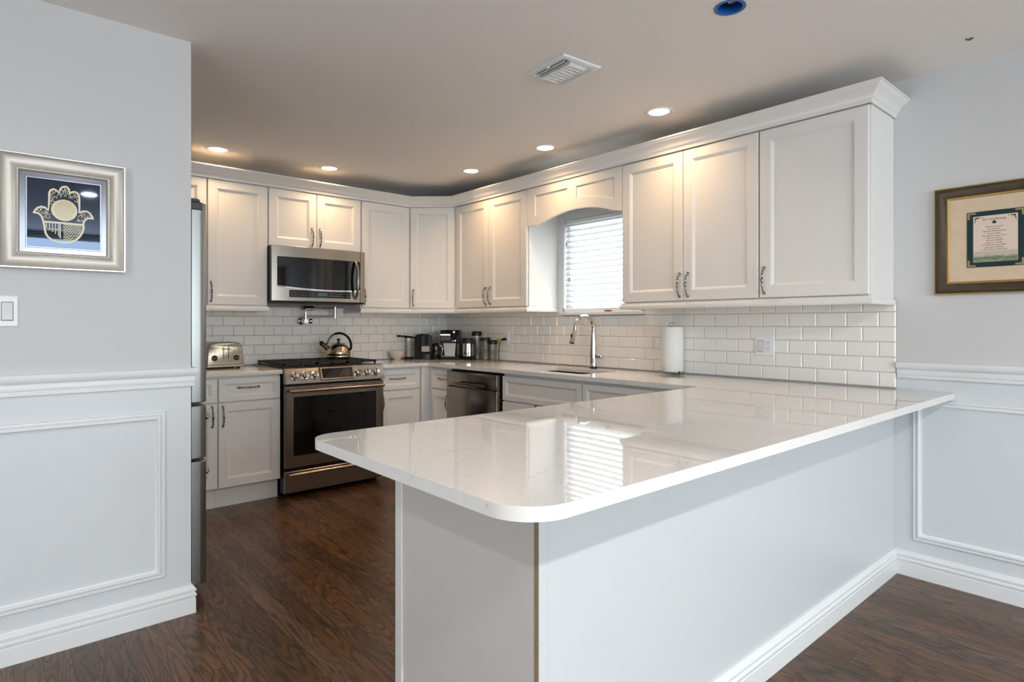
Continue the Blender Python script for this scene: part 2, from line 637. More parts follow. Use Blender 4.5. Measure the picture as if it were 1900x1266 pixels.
    def rings(self, u0, u1, z0, z1, prof, fill=True, back=None):
        """Concentric rectangles: prof = [(inset, depth)...]; closes the middle when fill."""
        rows = []
        for ins, d in prof:
            rows.append([self.v((u0 + ins, d, z0 + ins)), self.v((u1 - ins, d, z0 + ins)), self.v((u1 - ins, d, z1 - ins)), self.v((u0 + ins, d, z1 - ins))])
        for a, b in zip(rows[:-1], rows[1:]):
            for i in range(4):
                j = (i + 1) % 4
                self.f([a[i], a[j], b[j], b[i]])
        if fill:
            self.f(rows[-1])
        if back:
            self.f(rows[0][::-1])
        return self

    def poly(self, pts):
        self.f([self.v(p) for p in pts])
        return self

    def build(self, name, m, parent=None, bevel=0.0, smooth=35, seg=2, recalc=True):
        bm = self.bm
        if recalc:
            bmesh.ops.recalc_face_normals(bm, faces=bm.faces)
        off = Vector((0, 0, 0))
        root = parent
        while root is not None:
            off += root.location
            root = root.parent
        if parent is None:
            # origin at the foot of the shape
            xs = [v.co for v in bm.verts]
            off = Vector(((min(v.x for v in xs) + max(v.x for v in xs)) / 2, (min(v.y for v in xs) + max(v.y for v in xs)) / 2, min(v.z for v in xs)))
        for v in bm.verts:
            v.co -= off
        me = bpy.data.meshes.new(name)
        bm.to_mesh(me)
        bm.free()
        ms = m if isinstance(m, (list, tuple)) else [m]
        for mm in ms:
            me.materials.append(mm)
        if smooth and len(me.polygons):
            me.shade_smooth()
            me.set_sharp_from_angle(angle=math.radians(smooth))
        o = bpy.data.objects.new(name, me)
        COL.objects.link(o)
        if parent is None:
            o.location = off
        else:
            o.parent = parent
        if bevel:
            b = o.modifiers.new('edge', 'BEVEL')
            b.width = bevel
            b.segments = seg
            b.limit_method = 'ANGLE'
            b.angle_limit = math.radians(40)
            b.harden_normals = False
        return o


def tag(o, label=None, cat=None, group=None, kind=None):
    if label:
        o['label'] = label
    if cat:
        o['category'] = cat
    if group:
        o['group'] = group
    if kind:
        o['kind'] = kind
    return o


def thing(name, loc, label, cat, group=None, kind=None):
    o = bpy.data.objects.new(name, None)
    o.empty_display_size = 0.1
    COL.objects.link(o)
    o.location = loc
    return tag(o, label, cat, group, kind)


def struct(name, mb, m, label=None, cat=None, **k):
    return tag(mb.build(name, m, **k), label, cat, None, 'structure')


def frame(origin, udir, ndir):
    """(u, d, z) -> world: u along the face, d outwards from it, z up."""
    O = Vector(origin)
    U = Vector(udir).normalized()
    Nn = Vector(ndir).normalized()
    return lambda u, d, z: O + U * u + Nn * d + Vector((0, 0, z))


W1 = frame((0, FU1, 0), (1, 0, 0), (0, -1, 0))          # u = x,  d towards the room
W2 = frame((FU2, 0, 0), (0, -1, 0), (-1, 0, 0))          # u = -y, d towards the room
B1 = frame((0, FB1, 0), (1, 0, 0), (0, -1, 0))
B2 = frame((FB2, 0, 0), (0, -1, 0), (-1, 0, 0))
CR = Vector((math.cos(YAW), -math.sin(YAW), 0))          # rightwards along the corner display
CD = Vector((-math.sin(YAW), -math.cos(YAW), 0))         # out of the corner into the room


def copy_tree(o, parent=None):
    c = o.copy()
    COL.objects.link(c)
    if parent is not None:
        c.parent = parent
    for ch in list(o.children):
        copy_tree(ch, c)
    return c


# ================================================================== room shell
mb = MB()
mb.box(WX - 0.1, RX + 0.1, RY - 0.1, BY + 0.1, -0.1, 0.0)
struct('floor', mb, M['floor'], 'dark brown stained oak strip floor', 'floor', smooth=0)

# ceiling with one round opening for the blue junction box
JX, JY, JR = 2.131, 1.178, 0.050
mb = MB()
q = 0.15
xs = [WX - 0.1, JX - q, JX + q, RX + 0.1]
ys = [RY - 0.1, JY - q, JY + q, BY + 0.1]
for i in range(3):
    for j in range(3):
        if i == 1 and j == 1:
            continue
        mb.box(xs[i], xs[i + 1], ys[j], ys[j + 1], H, H + 0.1)
SEG = 32
outer, inner = [], []
for k in range(SEG):
    a = 2 * PI * k / SEG
    c, s = math.cos(a), math.sin(a)
    t = q / max(abs(c), abs(s))
    outer.append((JX + c * t, JY + s * t, H))
    inner.append((JX + c * JR, JY + s * JR, H))
inner_top = [(x, y, H + 0.1) for x, y, z in inner]
mb.loft([outer, inner, inner_top], cap=False)
struct('ceiling', mb, M['ceiling'], 'plain warm grey painted ceiling', 'ceiling', smooth=0)

# walls
WY0, WY1, WZ0, WZ1 = 2.545, 3.293, 1.330, 2.056      # kitchen window opening
mb = MB()
x0, x1 = RX, RX + 0.12
mb.box(x0, x1, RY, WY0, 0, H)
mb.box(x0, x1, WY1, BY + 0.1, 0, H)
mb.box(x0, x1, WY0, WY1, 0, WZ0)
mb.box(x0, x1, WY0, WY1, WZ1, H)
struct('wall_right', mb, M['wall'], 'pale grey wall on the right behind sink and bronze picture', 'wall', smooth=0)
mb = MB()
mb.box(-0.2, RX, BY, BY + 0.1, 0, H)
struct('wall_back', mb, M['wall'], 'wall behind the range', 'wall', smooth=0)
mb = MB()
mb.box(WX, LX, LY, LY + 0.1, 0, H)
struct('wall_left', mb, M['wall'], 'pale lavender grey partition wall with the silver framed picture', 'wall', smooth=0)
mb = MB()
mb.box(-0.2, -0.1, LY + 0.1, BY, 0, H)
struct('wall_alcove', mb, M['wall'], 'wall behind the refrigerator', 'wall', smooth=0)
# rear wall with a wide window opening, and the far left wall with another
mb = MB()
a0, a1, c0, c1 = -0.9, 2.7, 0.25, 2.41
mb.box(WX, a0, RY - 0.1, RY, 0, H)
mb.box(a1, RX, RY - 0.1, RY, 0, H)
mb.box(a0, a1, RY - 0.1, RY, 0, c0)
mb.box(a0, a1, RY - 0.1, RY, c1, H)
struct('wall_rear', mb, M['wall'], 'rear wall with the wide dining window', 'wall', smooth=0)
mb = MB()
e0, e1, g0, g1 = -1.4, 0.2, 0.8, 2.1
mb.box(WX - 0.1, WX, RY, e0, 0, H)
mb.box(WX - 0.1, WX, e1, LY + 0.1, 0, H)
mb.box(WX - 0.1, WX, e0, e1, 0, g0)
mb.box(WX - 0.1, WX, e0, e1, g1, H)
struct('wall_far', mb, M['wall'], 'far left dining room wall', 'wall', smooth=0)


def plain_window(name, fr, u0, u1, z0, z1, d, mull, label):
    w = thing(name, tuple(fr((u0 + u1) / 2, d, z0)), label, 'window', None, 'structure')
    mb = MB(fr)
    t = 0.05
    mb.box(u0, u1, d - 0.03, d + 0.03, z0, z0 + t)
    mb.box(u0, u1, d - 0.03, d + 0.03, z1 - t, z1)
    mb.box(u0, u0 + t, d - 0.03, d + 0.03, z0 + t, z1 - t)
    mb.box(u1 - t, u1, d - 0.03, d + 0.03, z0 + t, z1 - t)
    for k in range(1, mull):
        u = u0 + (u1 - u0) * k / mull
        mb.box(u - 0.03, u + 0.03, d - 0.03, d + 0.03, z0 + t, z1 - t)
    mb.build('window_frame', M['trim'], w)
    mb = MB(fr)
    mb.box(u0 + t, u1 - t, d - 0.003, d + 0.003, z0 + t, z1 - t)
    mb.build('glass_pane', M['glass'], w, smooth=0)
    return w


plain_window('window_2', frame((0, RY - 0.05, 0), (1, 0, 0), (0, 1, 0)), a0, a1, c0, c1, 0, 3, 'wide dining room window behind the viewer')
plain_window('window_3', frame((WX - 0.05, 0, 0), (0, 1, 0), (1, 0, 0)), e0, e1, g0, g1, 0, 2, 'window in the far left dining wall')
plain_window('window_1', frame((RX + 0.09, 0, 0), (0, -1, 0), (-1, 0, 0)), -WY1, -WY0, WZ0, WZ1, 0, 1, 'small kitchen window above the sink')

# casing + sill of the kitchen window
mb = MB()
mb.box(RX - 0.004, RX - 0.0005, WY1, WY1 + 0.075, WZ0, WZ1 + 0.06)
mb.box(RX - 0.004, RX - 0.0005, WY0 - 0.05, WY1, WZ1, WZ1 + 0.06)
struct('trim_6', mb, M['trim'], 'flat white casing around the kitchen window', 'window casing', smooth=0)
mb = MB()
zs = WZ0 - 0.022
mb.prism([(RX + 0.055, WY0 + 0.001, zs), (RX + 0.055, WY1 - 0.001, zs), (RX - 0.0008, WY1 - 0.001, zs), (RX - 0.0008, WY1 + 0.012, zs), (RX - 0.045, WY1 + 0.012, zs),
          (RX - 0.045, WY0 - 0.03, zs), (RX - 0.0008, WY0 - 0.03, zs), (RX - 0.0008, WY0 + 0.001, zs)], (0, 0, 0.0215))
struct('trim_7', mb, M['trim'], 'white window sill above the sink tiles', 'window sill', bevel=0.003)

# ---- skirting, chair rails, wall panel mouldings
BASE = [(0, 0), (0.016, 0), (0.016, 0.063), (0.0135, 0.0655), (0.0135, 0.068), (0.0165, 0.070), (0.0185, 0.075), (0.0185, 0.081), (0.014, 0.087), (0.0125, 0.0885), (0.0125, 0.0915), (0.017, 0.094), (0.0175, 0.102), (0.014, 0.108), (0.008, 0.113), (0.005, 0.120), (0, 0.120)]
RAIL = [(0, 0.972), (0.010, 0.972), (0.0135, 0.976), (0.0135, 0.983), (0.0085, 0.986), (0.0085, 0.990), (0.014, 0.992), (0.0155, 1.000), (0.0155, 1.010), (0.012, 1.0145), (0.012, 1.0175), (0.020, 1.019), (0.027, 1.027), (0.030, 1.036), (0.030, 1.047), (0.025, 1.052), (0, 1.052)]
mb = MB()
mb.sweep(BASE, [(WX, LY), (LX, LY), (LX, LY + 0.1)], 1)
struct('baseboard_left', mb, M['trim'], 'white moulded baseboard of the left partition', 'baseboard', smooth=32)
mb = MB()
mb.sweep(BASE, [(RX, 1.004 - 0.0005), (RX, RY)], 1)
struct('baseboard_right', mb, M['trim'], 'white moulded baseboard of the right wall', 'baseboard', smooth=32)
mb = MB()
mb.sweep([(o * 0.8, z) for o, z in RAIL], [(WX, LY), (LX, LY), (LX, LY + 0.1)], 1)
struct('trim_1', mb, M['trim'], 'white chair rail on the left partition', 'chair rail', smooth=32)
mb = MB()
mb.sweep(RAIL, [(RX, 0.990), (RX, RY)], 1)
struct('trim_2', mb, M['trim'], 'white chair rail on the right wall', 'chair rail', smooth=32)
PM = [(0, 0), (0, 0.008), (0.003, 0.0125), (0.010, 0.0135), (0.0125, 0.011), (0.0125, 0.008), (0.0155, 0.008), (0.0165, 0.0135), (0.021, 0.0165), (0.026, 0.0165), (0.030, 0.012), (0.0305, 0.006), (0.036, 0.004), (0.036, 0)]
mb = MB(frame((0, LY, 0), (1, 0, 0), (0, -1, 0)))
mb.rings(-0.9, 0.553, 0.182, 0.873, PM, fill=False)
struct('trim_3', mb, M['trim'], 'rectangular panel moulding on the left wainscot', 'panel moulding', smooth=32)
mb = MB(frame((RX, 0, 0), (0, -1, 0), (-1, 0, 0)))
mb.rings(-0.922, 0.55, 0.182, 0.873, PM, fill=False)
struct('trim_4', mb, M['trim'], 'rectangular panel moulding on the right wainscot', 'panel moulding', smooth=32)

# ---- tiled backsplash: bevelled 3 x 6 inch tiles in running bond
TW, TH, GR = 0.1525, 0.0763, 0.0022
ZT = 1.3015


def tiles(fr, u0, u1, ztop, joint, label, name, cut=None):
    mb = MB(fr)
    mb.mi = 1
    mb.box(u0, u1, 0.001, 0.005, CT + 0.0005, ztop)
    mb.mi = 0
    rnd = random.Random(3)
    k = 1
    while True:
        za = ZT + TH * (k - 1)
        zb = za + TH
        if zb < CT + 0.004:
            break
        z0, z1 = max(za, CT + 0.001), min(zb, ztop)
        off = joint + (TW / 2 if k % 2 else 0)
        n0 = int(math.floor((u0 - off) / TW)) - 1
        u = off + n0 * TW
        while u < u1:
            p0, p1 = max(u, u0), min(u + TW, u1)
            if p1 - p0 > 0.012 and z1 - z0 > 0.01:
                spans = [(p0, p1, z0, z1)]
                if cut and p0 < cut[1] and p1 > cut[0] and z1 > cut[2]:
                    spans = [(max(p0, cut[0]), min(p1, cut[1]), z0, min(z1, cut[2]))]
                    if p0 < cut[0] - 0.012:
                        spans.append((p0, cut[0], z0, z1))
                    if p1 > cut[1] + 0.012:
                        spans.append((cut[1], p1, z0, z1))
                for s0, s1, t0, t1 in spans:
                    if t1 - t0 < 0.008:
                        continue
                    g = GR / 2
                    b = 0.0055
                    j = [rnd.uniform(-0.00022, 0.00022) for _ in range(4)]
                    a = [(s0 + g, 0.004, t0 + g), (s1 - g, 0.004, t0 + g), (s1 - g, 0.004, t1 - g), (s0 + g, 0.004, t1 - g)]
                    a2 = [(x, 0.0062, z) for x, y, z in a]
                    f_ = [(s0 + b, 0.0098 + j[0], t0 + b), (s1 - b, 0.0098 + j[1], t0 + b), (s1 - b, 0.0098 + j[2], t1 - b), (s0 + b, 0.0098 + j[3], t1 - b)]
                    mb.loft([a, a2, f_], cap=True)
            u += TW
        k -= 1
    o = mb.build(name, [M['tile'], M['grout']], smooth=0)
    return tag(o, label, 'backsplash', None, 'structure')


tiles(frame((0, BY, 0), (1, 0, 0), (0, -1, 0)), 0.3, RX - 0.001, 1.40, 1.343, 'white subway tile backsplash behind the range', 'trim_5')
tiles(frame((RX, 0, 0), (0, -1, 0), (-1, 0, 0)), -(BY - 0.011), -0.995, 1.36, -0.995 - TW * 20.5, 'white subway tile backsplash behind the sink', 'trim_8',
      cut=(-(WY1 + 0.012), -(WY0 - 0.03), WZ0 - 0.023))


# ================================================================== cabinet parts
def handle(fr, u, d, z, length, vertical, parent):
    """Polished arched pull with beads and an oval middle."""
    mb = MB(fr)
    n = 28
    path, rad = [], []
    for i in range(n + 1):
        t = i / n
        s = (t - 0.5) * length
        lift = 0.006 + 0.024 * (1 - abs(2 * t - 1) ** 3.5)
        w = 0.0038 + 0.0008 * math.cos(t * 2 * PI * 7)
        if abs(t - 0.5) < 0.13:
            w = 0.0038 + 0.0036 * math.cos((t - 0.5) / 0.13 * PI / 2)
        for bc in (0.24, 0.32, 0.68, 0.76):
            if abs(t - bc) < 0.02:
                w = 0.0060
        if t < 0.09 or t > 0.91:
            w = 0.0054
        path.append((u, d + lift, z + s) if vertical else (u + s, d + lift, z))
        rad.append(w)
    mb.tube(path, rad, seg=10)
    for s in (-0.5, 0.5):
        c = (u, d, z + s * length) if vertical else (u + s * length, d, z)
        mb.lathe([(0.0075, 0.0), (0.0085, 0.003), (0.006, 0.007), (0.0062, 0.011), (0.003, 0.0125)], c, (0, 1, 0), seg=12)
    return mb.build('handle', M['pull'], parent, smooth=60)


DOORP = [(0, 0.001), (0, 0.0185), (0.0025, 0.021), (0.060, 0.021), (0.0615, 0.0185), (0.066, 0.0165), (0.072, 0.0125), (0.0735, 0.0095)]


def scaled_prof(stile):
    k = stile / 0.060
    return [(a if a < 0.01 else (stile + (a - 0.060)), d) for a, d in DOORP]


def door(fr, u0, u1, z0, z1, parent, d=-0.021, stile=0.060, hpos=None, name='door', hlen=0.135):
    """Recessed-panel door or drawer front, its face flush with d = 0 of the frame."""
    mb = MB(fr)
    mb.rings(u0, u1, z0, z1, [(a, b + d) for a, b in scaled_prof(stile)], fill=True, back=True)
    o = mb.build(name, M['cab'], parent, smooth=25)
    if hpos:
        handle(fr, hpos[0], 0.0, hpos[1], hlen, hpos[2], o)
    return o


def upper(fr, u0, u1, z0, z1, depth, doors, label, name='wall_cabinet', side=None):
    c = fr((u0 + u1) / 2, -depth / 2, z0)
    t = thing(name, tuple(c), label, 'cabinet', 'white upper cabinets')
    mb = MB(fr)
    mb.box(u0, u1, -depth + 0.0015, -0.0225, z0, z1)
    mb.build('cabinet_box', M['cab'], t, bevel=0.001)
    for dd in doors:
        door(fr, dd[0], dd[1], dd[2], dd[3], t, hpos=dd[4] if len(dd) > 4 else None)
    return t


UZ0, UZ1 = 1.372, 2.280
DZ0, DZ1 = 1.379, 2.264
D1 = BY - FU1
D2 = RX - FU2
HZ = 1.470
upper(W1, 0.335, 1.1525, UZ0, UZ1, D1, [(0.345, 0.745, DZ0, DZ1, (0.715, HZ, True)), (0.749, 1.146, DZ0, DZ1, (0.778, HZ, True))], 'tall white wall cabinet behind the top of the refrigerator')
upper(W1, 1.1535, 1.568, UZ0, UZ1, D1, [(1.155, 1.563, DZ0, DZ1, (1.175, HZ, True))], 'single-door white wall cabinet left of the microwave')
upper(W1, 1.569, 2.327, 1.826, UZ1, D1, [(1.576, 1.944, 1.833, DZ1, (1.906, 1.92, True)), (1.948, 2.320, 1.833, DZ1, (1.970, 1.92, True))], 'short two-door white wall cabinet above the microwave')
upper(W1, 2.328, 2.788, UZ0, UZ1, D1, [(2.336, 2.785, DZ0, DZ1, (2.352, HZ, True))], 'single-door white wall cabinet right of the microwave')
# diagonal corner cabinet
A = Vector((2.790, FU1, 0))
Bp = Vector((FU2, 4.306, 0))
dg = (Bp - A)
DL = dg.length
dg.normalize()
dn = Vector((dg.y, -dg.x, 0))
DG = frame(A, dg, dn)
t = thing('wall_cabinet', (3.1, 4.62, UZ0), 'diagonal single-door white wall cabinet in the corner', 'cabinet', 'white upper cabinets')
mb = MB()
ib = 0.0225
pts = [(2.7895, FU1 + ib), (2.7895, BY - 0.0015), (RX - 0.0015, BY - 0.0015), (RX - 0.0015, 4.3055), (FU2 + ib, 4.3055)]
mb.prism([(x, y, UZ0) for x, y in pts], (0, 0, UZ1 - UZ0))
mb.build('cabinet_box', M['cab'], t)
door(DG, 0.008, DL - 0.008, DZ0, DZ1, t, hpos=(0.034, HZ, True), stile=0.055)
upper(W2, -4.3045, -3.366, UZ0, UZ1, D2, [(-4.288, -3.838, DZ0, DZ1, (-3.866, HZ, True)), (-3.834, -3.373, DZ0, DZ1, (-3.806, HZ, True))], 'two-door white wall cabinet between the corner and the window')
upper(W2, -2.456, -1.5405, UZ0, UZ1, D2, [(-2.452, -2.006, DZ0, DZ1, (-2.024, HZ, True)), (-2.002, -1.545, DZ0, DZ1, (-1.968, HZ, True))], 'two-door white wall cabinet right of the window')
upper(W2, -1.5395, -1.006, UZ0, UZ1, D2, [(-1.536, -1.012, DZ0, DZ1, (-1.509, HZ, True))], 'wide single-door white wall cabinet at the right end of the run')

# arched valance between the cabinets over the window
t = thing('window_valance', (FU2 - 0.01, 2.904, 1.975), 'white arched valance with two recessed panels above the window', 'valance')
VY0, VY1 = -3.365, -2.457          # u range on the sink wall (u = -y)


def arch(u):
    pts = [(-3.365, 1.985), (-3.263, 1.977), (-3.23, 1.983), (-3.176, 1.998), (-3.064, 2.026), (-2.956, 2.043), (-2.86, 2.048), (-2.765, 2.043), (-2.66, 2.026), (-2.560, 1.998), (-2.51, 1.983), (-2.48, 1.977), (-2.457, 1.976)]
    for (a, b), (c, d) in zip(pts[:-1], pts[1:]):
        if a <= u <= c:
            return b + (d - b) * (u - a) / (c - a)
    return pts[-1][1]


def strip(mb, u0, u1, lo, hi, d0, d1, n=24):
    us = [u0 + (u1 - u0) * i / n for i in range(n + 1)]
    top = [(u, hi(u)) for u in us]
    bot = [(u, lo(u)) for u in reversed(us)]
    loop = top + bot
    a = [(u, d0, z) for u, z in loop]
    b = [(u, d1, z) for u, z in loop]
    ra = [mb.v(p) for p in a]
    rb = [mb.v(p) for p in b]
    m_ = len(loop)
    for i in range(m_):
        j = (i + 1) % m_
        mb.f([ra[i], ra[j], rb[j], rb[i]])
    for i in range(n):
        k = m_ - 1 - i
        mb.f([ra[i], ra[k], ra[k - 1], ra[i + 1]])
        mb.f([rb[i], rb[i + 1], rb[k - 1], rb[k]])


mb = MB(W2)
strip(mb, VY0, VY1, arch, lambda u: 2.2795, -0.022, -0.008, 40)
mb.build('valance_board', M['cab'], t, smooth=25)
mb = MB(W2)
strip(mb, VY0, -3.274, arch, lambda u: 2.264, -0.0085, 0.001, 6)
strip(mb, -2.518, VY1, arch, lambda u: 2.264, -0.0085, 0.001, 6)
strip(mb, -3.274, -2.518, arch, lambda u: arch(u) + 0.072, -0.0085, 0.001, 40)
strip(mb, -3.274, -2.518, lambda u: 2.204, lambda u: 2.264, -0.0085, 0.001, 2)
strip(mb, -2.941, -2.858, lambda u: arch(u) + 0.072, lambda u: 2.204, -0.0085, 0.001, 6)
mb.build('valance_frame', M['cab'], t, smooth=25)

# crown moulding along the whole run of wall cabinets
CROWN = [(-0.02, 2.2805), (0.004, 2.2805), (0.004, 2.268), (0.010, 2.268), (0.012, 2.284), (0.016, 2.289), (0.020, 2.291), (0.024, 2.300), (0.036, 2.317), (0.052, 2.328), (0.060, 2.334), (0.064, 2.341), (0.070, 2.343), (0.070, 2.350), (-0.02, 2.350)]
ext = lambda off: [(0.34, FU1 + off), (2.790 + off * 0.4, FU1 + off), (FU2 + off, 4.306 + off * 0.5), (FU2 + off, 1.006)]
mb = MB()
mb.sweep(CROWN, [(0.34, FU1), (2.790, FU1), (FU2, 4.306), (FU2, 1.0055), (RX - 0.001, 1.0055)], 1)
tag(mb.build('crown_moulding', M['cab'], smooth=40), 'white crown moulding running along the top of all wall cabinets', 'moulding')
LR = [(-0.025, 1.3715), (0.003, 1.3715), (0.003, 1.362), (0.010, 1.358), (0.012, 1.350), (0.012, 1.340), (0.008, 1.334), (-0.025, 1.334)]
mb = MB()
mb.sweep(LR, [(0.34, FU1), (1.568, FU1), (1.568, BY - 0.013)], 1)
tag(mb.build('light_rail', M['cab'], smooth=40), 'white light rail moulding under the wall cabinet left of the microwave', 'moulding', 'light rails under the wall cabinets')
mb = MB()
mb.sweep(LR, [(2.328, BY - 0.013), (2.328, FU1), (2.790, FU1), (FU2, 4.306), (FU2, 3.366), (RX - 0.013, 3.366)], 1)
tag(mb.build('light_rail', M['cab'], smooth=40), 'white light rail moulding under the corner wall cabinets, right of the microwave', 'moulding', 'light rails under the wall cabinets')
mb = MB()
mb.sweep(LR, [(RX - 0.06, 2.456), (FU2, 2.456), (FU2, 1.006), (RX - 0.013, 1.006)], 1)
tag(mb.build('light_rail', M['cab'], smooth=40), 'white light rail moulding under the wall cabinets right of the window', 'moulding', 'light rails under the wall cabinets')


# ---- base cabinets
def base(fr, u0, u1, fronts, label, depth=0.60, toe=0.07, name='base_cabinet', sink=False):
    c = fr((u0 + u1) / 2, -0.3, 0)
    t = thing(name, tuple(c), label, 'cabinet', 'white base cabinets')
    mb = MB(fr)
    if sink:
        mb.box(u0, u1, -depth, -0.0225, 0.138, 0.69)
        mb.box(u0, u0 + 0.018, -depth, -0.0225, 0.69, CB - 0.001)
        mb.box(u1 - 0.018, u1, -depth, -0.0225, 0.69, CB - 0.001)
        mb.box(u0 + 0.018, u1 - 0.018, -0.0425, -0.0225, 0.69, CB - 0.001)
    else:
        mb.box(u0, u1, -depth, -0.0225, 0.138, CB - 0.001)
    mb.build('cabinet_box', M['cab'], t, bevel=0.001)
    mb = MB(fr)
    mb.box(u0, u1, -toe - 0.02, -toe, 0.0, 0.1375)
    mb.build('toe_kick', M['cab'], t)
    for kind, a, b, z0, z1, h in fronts:
        door(fr, a, b, z0, z1, t, hpos=h, stile=0.055 if kind == 'door' else 0.036, name=kind)
    return t


base(B1, 0.74, 1.1425, [('drawer', 0.745, 1.139, 0.716, 0.872, (0.942, 0.806, False)), ('door', 0.745, 1.139, 0.143, 0.708, (1.108, 0.625, True))],
     'white base cabinet half hidden by the refrigerator')
base(B1, 1.1435, 1.5595, [('drawer', 1.148, 1.555, 0.716, 0.872, (1.340, 0.808, False)), ('door', 1.148, 1.555, 0.143, 0.708, (1.174, 0.622, True))],
     'white base cabinet under the toaster, left of the range')
base(B1, 2.349, 2.730, [('drawer', 2.357, 2.712, 0.705, 0.868, (2.502, 0.797, False)), ('door', 2.357, 2.712, 0.143, 0.696, (2.362, 0.612, True))],
     'white base cabinet just right of the range')
# corner filler and blind corner box
t = thing('base_cabinet', (3.08, 4.57, 0), 'white corner base cabinet behind the inner counter corner', 'cabinet', 'white base cabinets')
mb = MB()
mb.prism([(2.731, FB1 + 0.002, 0.138), (2.731, BY - 0.01, 0.138), (RX - 0.012, BY - 0.01, 0.138), (RX - 0.012, 4.252, 0.138), (FB2 + 0.002, 4.252, 0.138), (FB2 + 0.002, FB1 + 0.002, 0.138)], (0, 0, CB - 0.139))
mb.build('cabinet_box', M['cab'], t)
mb = MB()
mb.prism([(2.731, FB1 + 0.07, 0), (2.731, FB1 + 0.09, 0), (2.9, FB1 + 0.09, 0), (2.9, 4.252, 0), (FB2 + 0.07, 4.252, 0), (FB2 + 0.07, FB1 + 0.07, 0)], (0, 0, 0.1375))
mb.build('toe_kick', M['cab'], t)
base(B2, -4.251, -3.9725, [('drawer', -4.246, -3.977, 0.705, 0.862, (-4.06, 0.790, False)), ('door', -4.246, -3.977, 0.143, 0.695, (-3.992, 0.603, True))],
     'narrow white base cabinet between the corner and the dishwasher')
base(B2, -3.319, -2.5475, [('false_front', -3.316, -2.551, 0.690, 0.864, None), ('door', -3.316, -2.936, 0.143, 0.681, (-2.962, 0.612, True)), ('door', -2.932, -2.551, 0.143, 0.681, (-2.906, 0.612, True))],
     'white sink base cabinet under the sink', sink=True)
base(B2, -2.5465, -1.703, [('drawer', -2.541, -2.0, 0.690, 0.866, (-2.27, 0.78, False)), ('drawer', -2.541, -2.0, 0.420, 0.681, (-2.27, 0.6, False)), ('drawer', -2.541, -2.0, 0.143, 0.411, (-2.27, 0.3, False))],
     'white drawer base cabinet right of the sink, next to the peninsula')

# ================================================================== peninsula
PX0, PY0, PY1 = 0.953, 1.004, 1.660
t = thing('peninsula_base', (2.1, 1.33, 0), 'white peninsula base with plain back panel under the big counter', 'peninsula')
mb = MB()
mb.box(PX0 + 0.012, RX - 0.0015, PY0 + 0.009, 1.636, 0.0, CB - 0.001)
mb.build('cabinet_box', M['cab'], t)
mb = MB()
mb.box(PX0 + 0.002, RX - 0.0015, PY0, PY0 + 0.008, 0.0, CB - 0.001)
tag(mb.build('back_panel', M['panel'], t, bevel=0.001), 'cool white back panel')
mb = MB()
mb.box(PX0 + 0.002, PX0 + 0.028, PY0 - 0.003, PY0 - 0.0002, 0.0, CB - 0.001)
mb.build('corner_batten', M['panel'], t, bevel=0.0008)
mb = MB()
mb.box(PX0 - 0.0005, PX0 + 0.002, PY0 - 0.003, PY0 + 0.011, 0.0, CB - 0.001)
tag(mb.build('raw_edge', M['rawedge'], t), 'raw tan board edge at the panel corner')
mb = MB()
mb.box(PX0, PX0 + 0.012, PY0 + 0.0115, 1.600, 0.0, CB - 0.001)
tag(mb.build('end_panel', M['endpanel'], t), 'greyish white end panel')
mb = MB()
mb.box(PX0 - 0.006, PX0 + 0.012, 1.601, 1.638, 0.0, CB - 0.001)
mb.build('end_stile', M['cab'], t, bevel=0.002)
for zz in (0.845, 0.79, 0.66, 0.5, 0.34, 0.2):
    mb = MB()
    mb.lathe([(0.0012, 0), (0.0012, 0.0004)], (PX0 + 0.012 + 0.006 * math.sin(zz * 50), PY0 - 0.0031, zz), (0, -1, 0), seg=8)
    mb.build('nail_dot', M['midgrey'], t)
mb = MB()
mb.sweep(BASE, [(RX - 0.017, PY0), (PX0 + 0.03, PY0)], -1)
mb.build('base_moulding', M['trim'], t, smooth=32)
PF = frame((0, PY1, 0), (-1, 0, 0), (0, 1, 0))
for a, b, hx in ((-1.46, -0.98, -1.43), (-1.945, -1.465, -1.495), (-2.43, -1.95, -2.40)):
    door(PF, a, b, 0.143, 0.866, t, hpos=(hx if False else (a + b) / 2 + 0.2 * (1 if hx > (a + b) / 2 else -1), 0.6, True), stile=0.055)
mb = MB()
mb.lathe([(0.006, 0), (0.006, 0.03)], (PX0 - 0.004, 1.645, 0.79), (0, 0, 1), seg=10)
tag(mb.build('hinge', M['copper'], t), 'small brown hinge on the end stile')

# ================================================================== counters
mb = MB()
mb.box(0.36, 1.5645, 4.262, BY - 0.011, CB, CT)
tag(mb.build('countertop', M['quartz'], bevel=0.004, seg=3), 'short white quartz countertop under the toaster, left of the range', 'countertop')


def rounded(pts, rad):
    out = []
    n = len(pts)
    for i, p in enumerate(pts):
        r = rad.get(i, 0)
        if not r:
            out.append(p)
            continue
        P = Vector(p)
        a = (Vector(pts[i - 1]) - P).normalized()
        b = (Vector(pts[(i + 1) % n]) - P).normalized()
        ha = math.acos(max(-1, min(1, a.dot(b)))) / 2
        tl = r / math.tan(ha)
        c = P + (a + b).normalized() * (r / math.sin(ha))
        s = P + a * tl
        e = P + b * tl
        a0 = math.atan2(s.y - c.y, s.x - c.x)
        a1 = math.atan2(e.y - c.y, e.x - c.x)
        da = (a1 - a0 + PI) % (2 * PI) - PI
        for k in range(13):
            th = a0 + da * k / 12
            out.append((c.x + r * math.cos(th), c.y + r * math.sin(th)))
    return out


